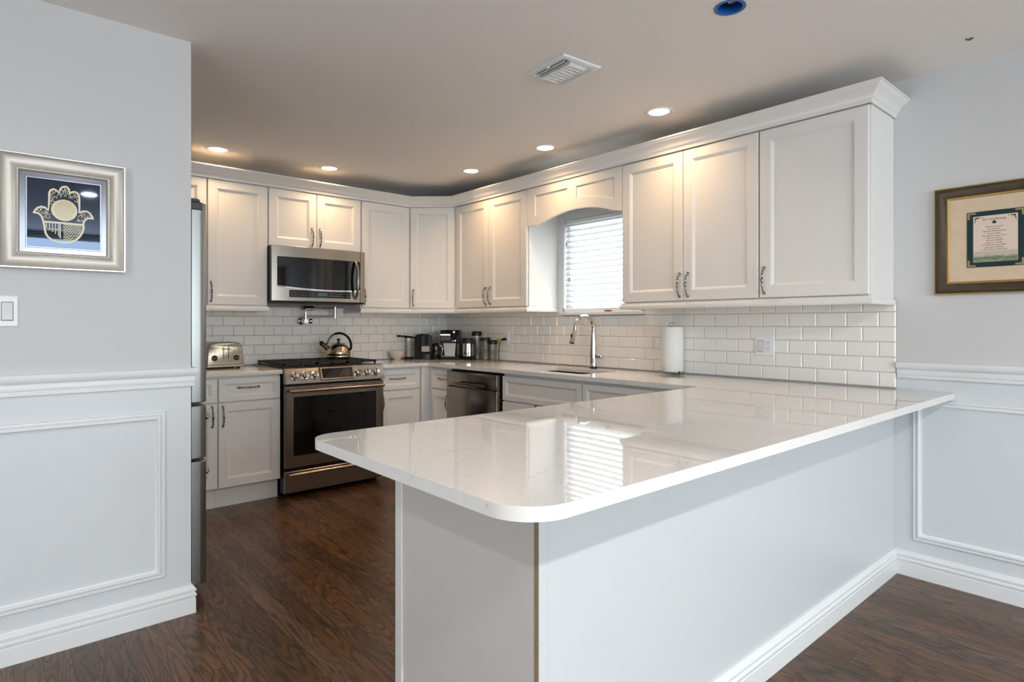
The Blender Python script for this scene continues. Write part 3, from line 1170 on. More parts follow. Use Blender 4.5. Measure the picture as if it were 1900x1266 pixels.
SX0, SX1, SY0, SY1 = 2.880, 3.245, 2.615, 3.215     # sink cut-out
outer = rounded([(2.346, BY - 0.011), (2.346, 4.262), (2.770, 4.262), (2.770, 1.701), (0.689, 1.701), (0.689, 0.754), (RX - 0.002, 0.754), (RX - 0.002, 0.986), (RX - 0.012, 0.986), (RX - 0.012, BY - 0.011)],
                {2: 0.02, 3: 0.012, 4: 0.085, 5: 0.105, 6: 0.008})
hole = rounded([(SX0, SY0), (SX1, SY0), (SX1, SY1), (SX0, SY1)], {0: 0.03, 1: 0.03, 2: 0.03, 3: 0.03})
bm = bmesh.new()
es = []
for loop in (outer, hole):
    vv = [bm.verts.new((x, y, CB)) for x, y in loop]
    for i in range(len(vv)):
        es.append(bm.edges.new((vv[i], vv[(i + 1) % len(vv)])))
bmesh.ops.triangle_fill(bm, use_beauty=True, use_dissolve=False, edges=es)
r = bmesh.ops.extrude_face_region(bm, geom=list(bm.faces))
for g in r['geom']:
    if isinstance(g, bmesh.types.BMVert):
        g.co.z = CT
mb = MB()
mb.bm.free()
mb.bm = bm
tag(mb.build('countertop', M['quartz'], bevel=0.004, seg=3), 'long polished white quartz countertop wrapping the sink wall and peninsula', 'countertop')

# ================================================================== sink + faucet
t = thing('undermount_sink', ((SX0 + SX1) / 2, (SY0 + SY1) / 2, 0.70), 'stainless undermount sink set into the white counter, in front of the tall faucet', 'sink')
mb = MB()
o_ = rounded([(SX0 - 0.012, SY0 - 0.012), (SX1 + 0.012, SY0 - 0.012), (SX1 + 0.012, SY1 + 0.012), (SX0 - 0.012, SY1 + 0.012)], {0: .04, 1: .04, 2: .04, 3: .04})
i_ = rounded([(SX0 - 0.004, SY0 - 0.004), (SX1 + 0.004, SY0 - 0.004), (SX1 + 0.004, SY1 + 0.004), (SX0 - 0.004, SY1 + 0.004)], {0: .033, 1: .033, 2: .033, 3: .033})
b_ = rounded([(SX0 + 0.01, SY0 + 0.01), (SX1 - 0.01, SY0 + 0.01), (SX1 - 0.01, SY1 - 0.01), (SX0 + 0.01, SY1 - 0.01)], {0: .04, 1: .04, 2: .04, 3: .04})
bz = 0.70
mb.loft([[(x, y, bz - 0.004) for x, y in b_], [(x, y, CB - 0.006) for x, y in o_], [(x, y, CB - 0.0015) for x, y in o_], [(x, y, CB - 0.0015) for x, y in i_], [(x, y, bz + 0.02) for x, y in i_], [(x, y, bz) for x, y in b_]])
mb.build('sink_bowl', M['sinksteel'], t, smooth=40)
mb = MB()
mb.lathe([(0.045, bz + 0.0005), (0.045, bz + 0.004), (0.036, bz + 0.005), (0.032, bz + 0.002), (0.005, bz + 0.001)], ((SX0 + SX1) / 2, (SY0 + SY1) / 2, 0), seg=24)
mb.build('drain', M['chrome'], t)

FX, FY = 3.322, 2.907
t = thing('kitchen_faucet', (FX, FY, CT), 'tall chrome gooseneck faucet with pull-down spray behind the sink', 'faucet')
mb = MB()
mb.lathe([(0.026, CT + 0.0003), (0.028, CT + 0.003), (0.028, CT + 0.010), (0.0245, CT + 0.014)], (FX, FY, 0), seg=28)
tag(mb.build('base_ring', M['blackenamel'], t), 'dark base ring')
mb = MB()
mb.lathe([(0.0245, CT + 0.0135), (0.0245, CT + 0.05), (0.0242, CT + 0.12), (0.021, CT + 0.20), (0.0165, CT + 0.27), (0.0150, CT + 0.285)], (FX, FY, 0), seg=28)
mb.build('faucet_body', M['chrome'], t)
mb = MB()
path = [(FX, FY, 1.19), (FX, FY, 1.205)]
R_ = 0.098
for k in range(17):
    a = PI * k / 16
    path.append((FX - R_ + R_ * math.cos(a), FY, 1.205 + R_ * 0.93 * math.sin(a)))
path += [(FX - 2 * R_ - 0.006, FY, 1.185)]
mb.tube(path, 0.0135, seg=18)
mb.build('neck', M['chrome'], t, smooth=60)
mb = MB()
ax = Vector((-0.34, 0, -1)).normalized()
s0 = Vector((FX - 2 * R_ - 0.003, FY, 1.196))
mb.lathe([(0.0150, 0), (0.0165, 0.004), (0.0160, 0.03), (0.0205, 0.075), (0.0215, 0.092), (0.0190, 0.096)], s0, ax, seg=24)
sp = mb.build('spray_head', M['chrome'], t)
mb = MB()
mb.lathe([(0.0175, 0.0955), (0.0165, 0.099)], s0, ax, seg=24)
mb.build('spray_face', M['black'], sp)
mb = MB()
bc = s0 + ax * 0.05 + Vector((-0.0185, 0, 0.006))
mb.ball(bc, 0.011, sc=(0.35, 0.6, 1.5))
mb.build('spray_button', M['black'], sp)
mb = MB()
mb.lathe([(0.012, 0.0), (0.012, 0.022), (0.016, 0.026), (0.0175, 0.04), (0.0165, 0.058), (0.010, 0.066), (0.004, 0.068)], (FX, FY - 0.018, 1.005), (0, -1, 0), seg=22)
mb.build('lever_handle', M['chrome'], t, smooth=50)

# ================================================================== range
RXa, RXb = 1.5665, 2.344
t = thing('gas_range', ((RXa + RXb) / 2, 4.55, 0), 'stainless gas range with black oven window and six knobs', 'stove')
mb = MB()
mb.box(RXa + 0.004, RXb - 0.004, 4.262, 4.885, 0.03, 0.9145)
for xx in (RXa + 0.05, RXb - 0.05):
    for yy in (4.32, 4.83):
        mb.lathe([(0.018, 0.0), (0.018, 0.0295)], (xx, yy, 0), seg=12)
mb.build('range_body', M['blackenamel'], t)
mb = MB()
mb.box(RXa - 0.004, RXb + 0.004, 4.268, 4.893, 0.9155, 0.9215)
ck = mb.build('cooktop', M['steel'], t, bevel=0.002)
mb = MB()
mb.box(RXa + 0.03, RXb - 0.03, 4.305, 4.865, 0.9216, 0.9245)
mb.build('burner_pan', M['blackenamel'], ck, bevel=0.001)
for bx, by, br in ((1.72, 4.43, 0.045), (1.72, 4.72, 0.038), (1.955, 4.575, 0.055), (2.19, 4.43, 0.050), (2.19, 4.72, 0.040)):
    mb = MB()
    mb.lathe([(br + 0.012, 0.9246), (br + 0.01, 0.932), (br, 0.934), (br, 0.940), (br * 0.6, 0.943), (0.004, 0.943)], (bx, by, 0), seg=24)
    mb.build('burner', M['castiron'], ck)
for gx0, gx1 in ((1.590, 1.832), (1.836, 2.074), (2.078, 2.320)):
    mb = MB()
    za, zb = 0.941, 0.957
    w = 0.011
    for xx in (gx0, gx1 - w, (gx0 + gx1 - w) / 2):
        mb.box(xx, xx + w, 4.31, 4.86, za, zb)
    for yy in (4.31, 4.43, 4.50, 4.58, 4.66, 4.74, 4.86 - w):
        mb.box(gx0, gx1, yy, yy + w, za, zb - 0.001)
    for xx in (gx0 + 0.002, gx1 - w - 0.002):
        for yy in (4.313, 4.575, 4.845):
            mb.box(xx, xx + w, yy, yy + w, 0.9246, za)
    mb.build('grate', M['castiron'], t)
# slanted control panel
mb = MB()
pf = [(4.212, 0.812), (4.212, 0.822), (4.248, 0.920), (4.256, 0.925), (4.290, 0.925), (4.290, 0.9217), (4.266, 0.9217), (4.266, 0.812)]
mb.prism([(RXa, y, z) for y, z in pf], (RXb - RXa, 0, 0))
cp = mb.build('control_panel', M['steel'], t, bevel=0.0025)
sl = Vector((0, 0.036, 0.098)).normalized()
nn = Vector((0, -0.098, 0.036)).normalized()


def on_panel(x, s, d):
    return Vector((x, 4.212, 0.822)) + sl * s + nn * d


for kx in (1.632, 1.706, 1.780, 2.118, 2.191, 2.266):
    mb = MB()
    c = on_panel(kx, 0.047, 0.0)
    mb.lathe([(0.031, 0.0), (0.031, 0.004), (0.027, 0.006), (0.025, 0.008)], c, nn, seg=28)
    mb.lathe([(0.0225, 0.006), (0.0220, 0.030), (0.0200, 0.034), (0.004, 0.035)], c, nn, seg=28)
    kn = mb.build('knob', M['chrome'], cp)
    mb = MB(lambda u, d, z, c=c: c + Vector((1, 0, 0)) * u + nn * d + sl * z)
    mb.box(-0.004, 0.004, 0.0345, 0.042, -0.021, 0.021)
    mb.build('knob_grip', M['steel'], kn, bevel=0.001)
mb = MB(lambda u, d, z: on_panel(u, z, d))
mb.rings(1.822, 2.082, 0.006, 0.102, [(0, 0), (0, 0.012), (0.003, 0.015), (0.009, 0.015), (0.011, 0.011)], fill=True)
dp = mb.build('display_bezel', M['steel'], cp)
mb = MB(lambda u, d, z: on_panel(u, z, d))
mb.box(1.834, 2.070, 0.0112, 0.0125, 0.018, 0.090)
mb.build('display', M['blackgloss'], dp)
# oven door
RF = frame((0, 4.228, 0), (1, 0, 0), (0, -1, 0))
mb = MB(RF)
mb.rings(RXa + 0.003, RXb - 0.003, 0.216, 0.800, [(0, -0.034), (0, -0.003), (0.003, 0.0)], fill=False, back=True)
mb.rings(RXa + 0.006, RXb - 0.006, 0.219, 0.797, [(0, 0.0), (0.0, 0.0005)], fill=True)
od = mb.build('oven_door', M['steel'], t)
mb = MB(RF)
mb.box(1.628, 2.275, 0.0006, 0.004, 0.300, 0.720)
mb.build('oven_window', M['blackgloss'], od, bevel=0.001)
mb = MB(RF)
hz = 0.764
mb.tube([(RXa + 0.045, 0.001, hz), (RXa + 0.045, 0.038, hz)], 0.008, seg=12)
mb.tube([(RXb - 0.045, 0.001, hz), (RXb - 0.045, 0.038, hz)], 0.008, seg=12)
prof = []
mb.tube([(RXa + 0.02, 0.042, hz), (RXb - 0.02, 0.042, hz)], 0.0125, seg=16)
mb.build('oven_handle', M['steel'], od, smooth=50)
mb = MB(RF)
for k in range(9):
    mb.box(1.64 + k * 0.072, 1.70 + k * 0.072, 0.0006, 0.0014, 0.786, 0.789)
mb.build('door_vents', M['black'], od)
mb = MB(RF)
for k in range(7):
    mb.box(1.905 + k * 0.0135, 1.914 + k * 0.0135, 0.0006, 0.0012, 0.252, 0.262)
mb.build('door_lettering', M['black'], od)
mb = MB(RF)
mb.rings(RXa + 0.003, RXb - 0.003, 0.040, 0.192, [(0, -0.034), (0, -0.003), (0.003, 0.0)], fill=True, back=True)
dr = mb.build('warming_drawer', M['steel'], t)
mb = MB(RF)
pr = [(0.0, 0.160), (0.014, 0.156), (0.026, 0.160), (0.030, 0.168), (0.026, 0.178), (0.012, 0.184), (0.0, 0.185)]
mb.prism([(RXa + 0.02, d, z) for d, z in pr], Vector((RXb - RXa - 0.04, 0, 0)))
mb.build('drawer_pull', M['steel'], dr, smooth=50)

# ---- kettle on the grate
KX, KY, KZ = 2.148, 4.620, 0.957
t = thing('tea_kettle', (KX, KY, KZ), 'shiny steel tea kettle with black arched handle on the range', 'kettle')
kf = lambda u, d, z: Vector((KX, KY, KZ)) + CR * u + CD * d + Vector((0, 0, z))
mb = MB(kf)
mb.lathe([(0.080, 0.0005), (0.092, 0.004), (0.0955, 0.012), (0.0965, 0.024), (0.094, 0.028), (0.0965, 0.033), (0.095, 0.055), (0.088, 0.080), (0.074, 0.102), (0.055, 0.117), (0.050, 0.119)], seg=40)
mb.build('kettle_body', M['brass'], t, smooth=45)
mb = MB(kf)
mb.lathe([(0.052, 0.1192), (0.051, 0.123), (0.036, 0.131), (0.014, 0.1345), (0.010, 0.1345)], seg=32)
ld = mb.build('lid', M['brass'], t)
mb = MB(kf)
mb.lathe([(0.007, 0.134), (0.006, 0.146), (0.014, 0.152), (0.015, 0.158), (0.010, 0.163), (0.002, 0.164)], seg=20)
mb.build('lid_knob', M['black'], ld)
mb = MB(kf)
mb.tube([(-0.076, 0, 0.072), (-0.100, 0, 0.094), (-0.122, 0, 0.112), (-0.140, 0, 0.124)], [0.026, 0.022, 0.019, 0.017], seg=18)
mb.build('spout', M['brass'], t, smooth=60)
mb = MB(kf)
mb.tube([(-0.132, 0, 0.117), (-0.146, 0, 0.129), (-0.151, 0, 0.126)], [0.020, 0.021, 0.012], seg=18)
mb.build('spout_cap', M['black'], t, smooth=60)
mb = MB(kf)
pth = []
for k in range(21):
    a = PI * (0.93 - 0.93 * k / 20 - 0.0)
    pth.append((0.004 + 0.098 * math.cos(a) * 1.0, 0, 0.105 + 0.103 * math.sin(a)))
pth.append((0.100, 0, 0.085))
pth.append((0.090, 0, 0.070))
mb.tube(pth[7:], [0.0095] * 8 + [0.0105] * (len(pth) - 15), seg=12)
mb.build('handle', M['black'], t, smooth=60)
mb = MB(kf)
mb.tube([(-0.108, 0, 0.112)] + pth[:9], 0.0085, seg=12)
tag(mb.build('handle_bracket', M['chrome'], t, smooth=60), 'chrome front half of the handle')

# ---- pot filler on the tiles
t = thing('pot_filler', (1.95, BY - 0.01, 1.264), 'folded chrome pot filler tap on the tiles above the range', 'faucet')
PFX, PFY = 1.945, 4.800
mb = MB()
mb.lathe([(0.030, 0.0), (0.032, 0.006), (0.028, 0.012), (0.017, 0.016), (0.014, 0.055), (0.018, 0.060), (0.018, 0.115)], (PFX, BY - 0.0105, 1.264), (0, -1, 0), seg=24)
mb.build('wall_flange', M['chrome'], t)
mb = MB()
mb.lathe([(0.010, 0.0), (0.010, 0.02), (0.021, 0.024), (0.024, 0.034), (0.020, 0.046), (0.006, 0.050)], (PFX + 0.015, PFY + 0.02, 1.264), (1, -0.3, 0), seg=20)
mb.build('valve_knob', M['chrome'], t)
mb = MB()
mb.tube([(PFX, PFY, 1.262), (PFX, PFY, 1.340)], 0.0125, seg=16)
mb.tube([(PFX, PFY, 1.302), (PFX + 0.255, PFY, 1.302)], 0.0075, seg=12)
mb.build('lower_arm', M['chrome'], t, smooth=50)
mb = MB()
mb.tube([(PFX + 0.255, PFY, 1.288), (PFX + 0.255, PFY, 1.384)], 0.0125, seg=16)
mb.build('elbow_joint', M['chrome'], t, smooth=50)
mb = MB()
mb.tube([(PFX + 0.255, PFY, 1.366), (PFX + 0.06, PFY, 1.366)], 0.0075, seg=12)
mb.tube([(PFX + 0.075, PFY, 1.366), (PFX + 0.03, PFY, 1.366), (PFX + 0.0, PFY, 1.364), (PFX - 0.012, PFY, 1.352)], [0.011, 0.014, 0.0135, 0.012], seg=14)
mb.build('upper_arm', M['chrome'], t, smooth=50)
mb = MB()
mb.tube([(PFX + 0.07, PFY, 1.3815), (PFX - 0.012, PFY, 1.3815)], [0.006, 0.0085], seg=10)
tag(mb.build('lever', M['black'], t, smooth=50), 'dark lever of the pot filler')

# ================================================================== microwave
t = thing('microwave', (1.945, 4.69, 1.41), 'stainless over-the-range microwave with curved black window', 'microwave')
mb = MB()
mb.box(1.5695, 2.3265, 4.530, BY - 0.012, 1.402, 1.825)
mb.build('microwave_body', M['blackenamel'], t, bevel=0.002)
# bowed steel front
MF = lambda u, d, z: Vector((u, 4.530 - d, z))


def bow(u):
    s = (u - 1.9475) / 0.38
    return 0.040 - 0.020 * s * s


def bowed(mb, u0, u1, lo, hi, d0, d1, n=24):
    us = [u0 + (u1 - u0) * i / n for i in range(n + 1)]
    rows = []
    for u in us:
        b = bow(u)
        rows.append([mb.v((u, b + d0 if d0 is not None else 0.0005, lo(u))), mb.v((u, b + d1, lo(u))), mb.v((u, b + d1, hi(u))), mb.v((u, b + d0 if d0 is not None else 0.0005, hi(u)))])
    for a, b in zip(rows[:-1], rows[1:]):
        for i in range(4):
            j = (i + 1) % 4
            mb.f([a[i], a[j], b[j], b[i]])
    mb.f(rows[0][::-1])
    mb.f(rows[-1])


mb = MB(MF)
bowed(mb, 1.571, 2.282, lambda u: 1.414, lambda u: 1.828, None, 0.0)
mw = mb.build('microwave_door', M['steel'], t, bevel=0.0015, smooth=30)
mb = MB(MF)
bowed(mb, 2.284, 2.325, lambda u: 1.414, lambda u: 1.828, None, 0.0, n=6)
mb.build('end_strip', M['steel'], t, bevel=0.0015, smooth=30)
wlo = lambda u: 1.530 - 0.024 * (1 - ((u - 2.04) / 0.43) ** 2)
mb = MB(MF)
bowed(mb, 1.611, 2.279, wlo, lambda u: 1.746, 0.0004, 0.0022)
mb.build('door_window', M['blackgloss'], mw, smooth=30)
mb = MB(MF)
bowed(mb, 1.611, 2.279, lambda u: wlo(u) - 0.012, lambda u: wlo(u) - 0.0005, 0.0004, 0.0045)
mb.build('window_lip', M['chrome'], mw, smooth=30)
mb = MB(MF)
bowed(mb, 1.698, 2.193, lambda u: 1.442, lambda u: 1.497 - 0.012 * (1 - abs(u - 1.9455) / 0.25) * 0, 0.0004, 0.0018)
kp = mb.build('key_panel', M['blackgloss'], mw, smooth=30)
mb = MB(MF)
bowed(mb, 1.915, 1.995, lambda u: 1.456, lambda u: 1.482, 0.0019, 0.0024, n=4)
mb.build('clock_display', M['lcd'], kp, smooth=30)
rk = random.Random(5)
for zz in (1.458, 1.475):
    for u_first, n_keys, pitch in ((1.712, 7, 0.026), (2.010, 9, 0.020)):
        mb = MB(MF)
        for k in range(n_keys):
            uu = u_first + pitch * k
            bowed(mb, uu, uu + rk.uniform(0.008, 0.015), lambda u: zz, lambda u: zz + 0.004, 0.0019, 0.0022, n=1)
        mb.build('key_row', M['keymark'], kp, smooth=0)
mb = MB(MF)
hp = []
for k in range(15):
    s = k / 14 * 2 - 1
    hp.append((2.236, bow(2.236) + 0.004 + 0.046 * (1 - s * s) ** 0.6, 1.595 + 0.150 * s))
mb.tube(hp, [0.0095] + [0.0115] * 13 + [0.0095], seg=14)
mb.build('handle', M['steel'], mw, smooth=60)
mb = MB()
mb.box(1.62, 1.86, 4.58, 4.80, 1.398, 1.4015)
mb.box(2.03, 2.27, 4.58, 4.80, 1.398, 1.4015)
mb.build('grease_filter', M['darkgrey'], t)

# ================================================================== refrigerator
FR0, FR1 = 2.985, 3.895
t = thing('refrigerator', (0.33, 3.44, 0), 'tall stainless refrigerator behind the end of the left partition', 'refrigerator')
mb = MB()
mb.box(-0.06, 0.675, FR0 + 0.006, FR1 - 0.006, 0.05, 1.785)
mb.box(0.0, 0.64, FR0 + 0.03, FR1 - 0.03, 0.0, 0.05)
mb.build('refrigerator_body', M['darkgrey'], t, bevel=0.004)


def fdoor(name, y0, y1, z0, z1):
    mb = MB()
    # rounded-front slab seen in plan, extruded upwards
    pts = rounded([(0.683, y0), (0.753, y0), (0.753, y1), (0.683, y1)], {1: 0.034, 2: 0.034})
    mb.prism([(x, y, z0) for x, y in pts], (0, 0, z1 - z0))
    return mb.build(name, M['steel_v'], t, bevel=0.004, smooth=40)


ymid = (FR0 + FR1) / 2
for a, b, hy in ((FR0, ymid - 0.002, ymid - 0.05), (ymid + 0.002, FR1, ymid + 0.05)):
    dd = fdoor('door', a, b, 0.882, 1.792)
    mb = MB()
    mb.tube([(0.753, hy, 1.02), (0.790, hy, 1.03), (0.802, hy, 1.06), (0.802, hy, 1.62), (0.790, hy, 1.65), (0.753, hy, 1.66)], 0.011, seg=12)
    mb.build('handle', M['steel_v'], dd, smooth=60)
for z0, z1 in ((0.628, 0.868), (0.055, 0.616)):
    dd = fdoor('drawer', FR0, FR1, z0, z1)
    mb = MB()
    zc = z1 - 0.05
    mb.tube([(0.752, FR0 + 0.03, zc - 0.012), (0.758, FR0 + 0.034, zc - 0.006), (0.763, FR0 + 0.07, zc), (0.766, ymid, zc), (0.763, FR1 - 0.07, zc), (0.752, FR1 - 0.03, zc - 0.012)], [0.010, 0.011, 0.0115, 0.0115, 0.0115, 0.010], seg=12)
    mb.build('handle', M['steel_v'], dd, smooth=60)
mb = MB()
mb.box(0.600, 0.722, FR0 + 0.002, FR0 + 0.07, 1.7925, 1.806)
mb.box(0.655, 0.716, FR0 - 0.002, FR0 + 0.05, 1.7925, 1.808)
mb.box(0.655, 0.730, FR0 - 0.005, FR0 + 0.03, 1.757, 1.7924)
tag(mb.build('hinge_cover', M['darkgrey'], t, bevel=0.004), 'dark grey hinge cover on top')

# ================================================================== dishwasher
t = thing('dishwasher', (3.05, 3.64, 0), 'stainless dishwasher with a bar handle under the counter', 'dishwasher')
mb = MB(B2)
mb.box(-3.966, -3.328, -0.58, -0.012, 0.10, CB - 0.012)
mb.build('dishwasher_tub', M['black'], t)
mb = MB(B2)
mb.box(-3.96, -3.335, -0.09, -0.07, 0.0, 0.10)
mb.build('toe_panel', M['black'], t)
DF = frame((2.757, 0, 0), (0, -1, 0), (-1, 0, 0))
mb = MB(DF)
mb.rings(-3.962, -3.336, 0.105, 0.748, [(0, -0.05), (0, -0.006), (0.002, -0.002), (0.006, 0.0)], fill=True, back=True)
dwd = mb.build('door', M['steel_d'], t, smooth=50)
mb = MB(DF)
mb.rings(-3.962, -3.336, 0.751, 0.866, [(0, -0.05), (0, -0.006), (0.002, -0.002), (0.006, 0.0)], fill=True, back=True)
mb.build('control_strip', M['steel_d'], t, smooth=50)
mb = MB(DF)
for uu in (-3.80, -3.47):
    mb.box(uu - 0.006, uu + 0.006, 0.0005, 0.028, 0.772, 0.788)
mb.box(-3.82, -3.45, 0.026, 0.040, 0.770, 0.790)
mb.build('bar_handle', M['steel_d'], t, bevel=0.002)

# ================================================================== window blind
t = thing('window_blind', (RX + 0.02, 2.919, WZ0), 'white slatted blind, nearly closed, in the kitchen window', 'blind')
BXc = RX + 0.022
by0, by1 = WY0 + 0.006, WY1 - 0.006
mb = MB()
mb.box(RX + 0.012, RX + 0.06, by0, by1, 2.026, WZ1 - 0.002)
mb.build('headrail', M['blindtrim'], t, bevel=0.002)
mb = MB()
ns = 16
zt, zb_ = 2.026, 1.386
tilt = math.radians(66)
hw = 0.0258
for k in range(ns):
    z = zt + (zb_ - zt) * k / (ns - 1)
    dx, dz = hw * math.cos(tilt), hw * math.sin(tilt)
    # inner (room) edge low, outer edge high
    n_ = Vector((math.sin(tilt), 0, math.cos(tilt))) * 0.0014
    pts = []
    for s in (-1, -0.5, 0, 0.5, 1):
        cup = 0.0022 * (1 - s * s)
        pts.append((BXc + dx * s - cup * math.sin(tilt) , z + dz * s - cup * 0))
    top = [(x + n_.x, zz + n_.z) for x, zz in pts]
    loop = pts + top[::-1]
    mb.loft([[(x, by0, zz) for x, zz in loop], [(x, by1, zz) for x, zz in loop]])
mb.build('slats', M['blind'], t, smooth=40)
mb = MB()
mb.box(RX - 0.010, RX + 0.045, by0, by1, WZ0 + 0.0005, WZ0 + 0.030)
mb.build('bottom_rail', M['blindtrim'], t, bevel=0.003)
mb = MB()
for yy in (3.19, 2.93, 2.67):
    mb.tube([(RX - 0.005, yy, WZ0 + 0.03), (RX - 0.005, yy, 2.006)], 0.0009, seg=6)
mb.build('ladder_cords', M['blindtrim'], t)
mb = MB()
mb.tube([(RX - 0.012, 3.255, 2.004), (RX - 0.012, 3.255, 1.88)], 0.0009, seg=6)
mb.lathe([(0.003, 0), (0.0055, 0.008), (0.0055, 0.03), (0.002, 0.036)], (RX - 0.012, 3.255, 1.845), seg=12)
mb.tube([(RX - 0.012, 3.225, 2.004), (RX - 0.012, 3.225, 1.60)], 0.0009, seg=6)
mb.lathe([(0.003, 0), (0.0055, 0.008), (0.0055, 0.03), (0.002, 0.036)], (RX - 0.012, 3.225, 1.565), seg=12)
mb.build('pull_cords', M['midgrey'], t)
mb = MB()
mb.box(RX - 0.036, RX - 0.014, 2.80, 2.855, WZ0 + 0.0004, WZ0 + 0.012)
tag(mb.build('clip', M['red'], bevel=0.003), 'tiny red clip lying on the window sill', 'clip')

# ================================================================== small things on the counter
# toaster
TX0, TX1, TYf, TYb = 1.172, 1.420, 4.665, 4.862
t = thing('toaster', ((TX0 + TX1) / 2, (TYf + TYb) / 2, CT), 'brushed steel four-slot toaster with two black dials', 'toaster')


def tprof(ins):
    x0, x1 = TX0 + ins, TX1 - ins
    z0, z1 = CT + 0.016, 1.104 - ins
    return [(x, z) for x, z in rounded([(x0, z0), (x1, z0), (x1 - 0.009, z1), (x0 + 0.009, z1)], {2: 0.036, 3: 0.036})]


mb = MB()
mb.loft([[(x, TYf, z) for x, z in tprof(0.004)], [(x, TYf + 0.004, z) for x, z in tprof(0.0)], [(x, TYb, z) for x, z in tprof(0.0)]])
mb.build('toaster_body', M['toastersteel'], t, smooth=40)
mb = MB()
mb.box(TX0 - 0.003, TX1 + 0.003, TYf - 0.006, TYb + 0.003, CT + 0.010, CT + 0.030)
mb.build('base_band', M['toastersteel'], t, bevel=0.003)
for xx in (TX0 + 0.03, TX1 - 0.03):
    for yy in (TYf + 0.02, TYb - 0.03):
        mb = MB()
        mb.lathe([(0.012, CT + 0.0003), (0.012, CT + 0.0098)], (xx, yy, 0), seg=12)
        mb.build('foot', M['black'], t)
mb = MB()
for k in range(4):
    xx = TX0 + 0.055 + k * 0.046 - 0.006
    mb.box(xx, xx + 0.016, TYf + 0.03, TYb - 0.02, 1.1041, 1.1052)
mb.build('bread_slots', M['black'], t)
for xx in (1.282, 1.316):
    mb = MB()
    mb.box(xx - 0.0022, xx + 0.0022, TYf - 0.0012, TYf - 0.0002, 0.985, 1.075)
    ls = mb.build('lever_slot', M['black'], t)
    mb = MB()
    mb.ball((xx, TYf - 0.012, 1.058), 0.012, sc=(1.3, 0.9, 0.5))
    mb.build('lever', M['chrome'], ls, smooth=60)
for xx in (1.222, 1.370):
    mb = MB()
    mb.lathe([(0.022, 0.0), (0.021, 0.004)], (xx, TYf - 0.0002, 0.992), (0, -1, 0), seg=24)
    dl = mb.build('dial_ring', M['chrome'], t)
    mb = MB()
    mb.lathe([(0.0195, 0.0042), (0.018, 0.014), (0.004, 0.0145)], (xx, TYf - 0.0002, 0.992), (0, -1, 0), seg=24)
    kn = mb.build('dial', M['black'], t)
    mb = MB()
    mb.box(xx - 0.016, xx + 0.016, TYf - 0.0185, TYf - 0.0142, 0.990, 0.9945)
    mb.build('dial_grip', M['chrome'], kn)
    mb = MB()
    for k in range(4):
        mb.box(xx - 0.004, xx + 0.008, TYf - 0.0014, TYf - 0.0003, 1.030 + 0.010 * k, 1.033 + 0.010 * k)
    mb.build('button_marks', M['chrome'], t)

# bowl
t_c = Vector((2.774, 4.781, CT)) + Vector((0.657, 0.754, 0)) * 0.035
mb = MB()
mb.lathe([(0.030, 0.0005), (0.032, 0.006), (0.050, 0.022), (0.066, 0.050), (0.072, 0.078), (0.069, 0.079), (0.062, 0.050), (0.046, 0.026), (0.010, 0.012)], t_c, seg=36)
tag(mb.build('bowl', M['ceramic'], smooth=50), 'small round white bowl on the counter beside the range', 'bowl')


def place(px_r, depth, dback=0.0):
    """Point on the counter at lateral offset px_r and distance depth along the corner diagonal."""
    p = CR * px_r - CD * (depth + dback)
    return Vector((p.x, p.y, CT))


# clear beaker with a black lid arm
c = place(-0.958, 5.545)
t = thing('glass_beaker', tuple(c), 'tall clear glass beaker with a black lid and long handle beside the bowl', 'beaker')
mb = MB()
mb.lathe([(0.036, 0.020), (0.037, 0.030), (0.037, 0.195), (0.0345, 0.195), (0.0345, 0.030), (0.030, 0.022)], c, seg=28)
mb.build('glass_cylinder', M['jar'], t, smooth=50)
mb = MB()
mb.lathe([(0.046, 0.0004), (0.046, 0.008), (0.039, 0.018), (0.036, 0.0195)], c, seg=28)
mb.build('black_base', M['black'], t)
mb = MB(lambda u, d, z: c + CR * u + CD * d + Vector((0, 0, z)))
mb.lathe([(0.038, 0.1955), (0.038, 0.203), (0.010, 0.206)], seg=24)
mb.tube([(0.065, 0.012, 0.197), (0.02, 0.012, 0.205), (-0.04, 0.005, 0.212), (-0.085, 0.0, 0.214)], [0.006, 0.008, 0.0075, 0.007], seg=10)
mb.ball((-0.092, 0, 0.214), 0.013, sc=(1.3, 0.8, 0.8))
mb.build('lid_handle', M['black'], t, smooth=60)

# capsule coffee machine
c = place(-0.818, 5.51)
t = thing('capsule_coffee_machine', tuple(c + CD * -0.1), 'black capsule coffee machine with a rounded head and pale square badge', 'coffee machine')
ef = lambda u, d, z: c + CR * u + CD * d + Vector((0, 0, z))


def arched(u0, u1, z0, z1, r0, r1, d):
    pts = [(u0, d, z0)]
    for k in range(7):
        a = PI - PI / 2 * k / 6
        pts.append((u0 + r0 + r0 * math.cos(a), d, z1 - r0 + r0 * math.sin(a)))
    for k in range(7):
        a = PI / 2 - PI / 2 * k / 6
        pts.append((u1 - r1 + r1 * math.cos(a), d, z1 - r1 + r1 * math.sin(a)))
    pts.append((u1, d, z0))
    return pts


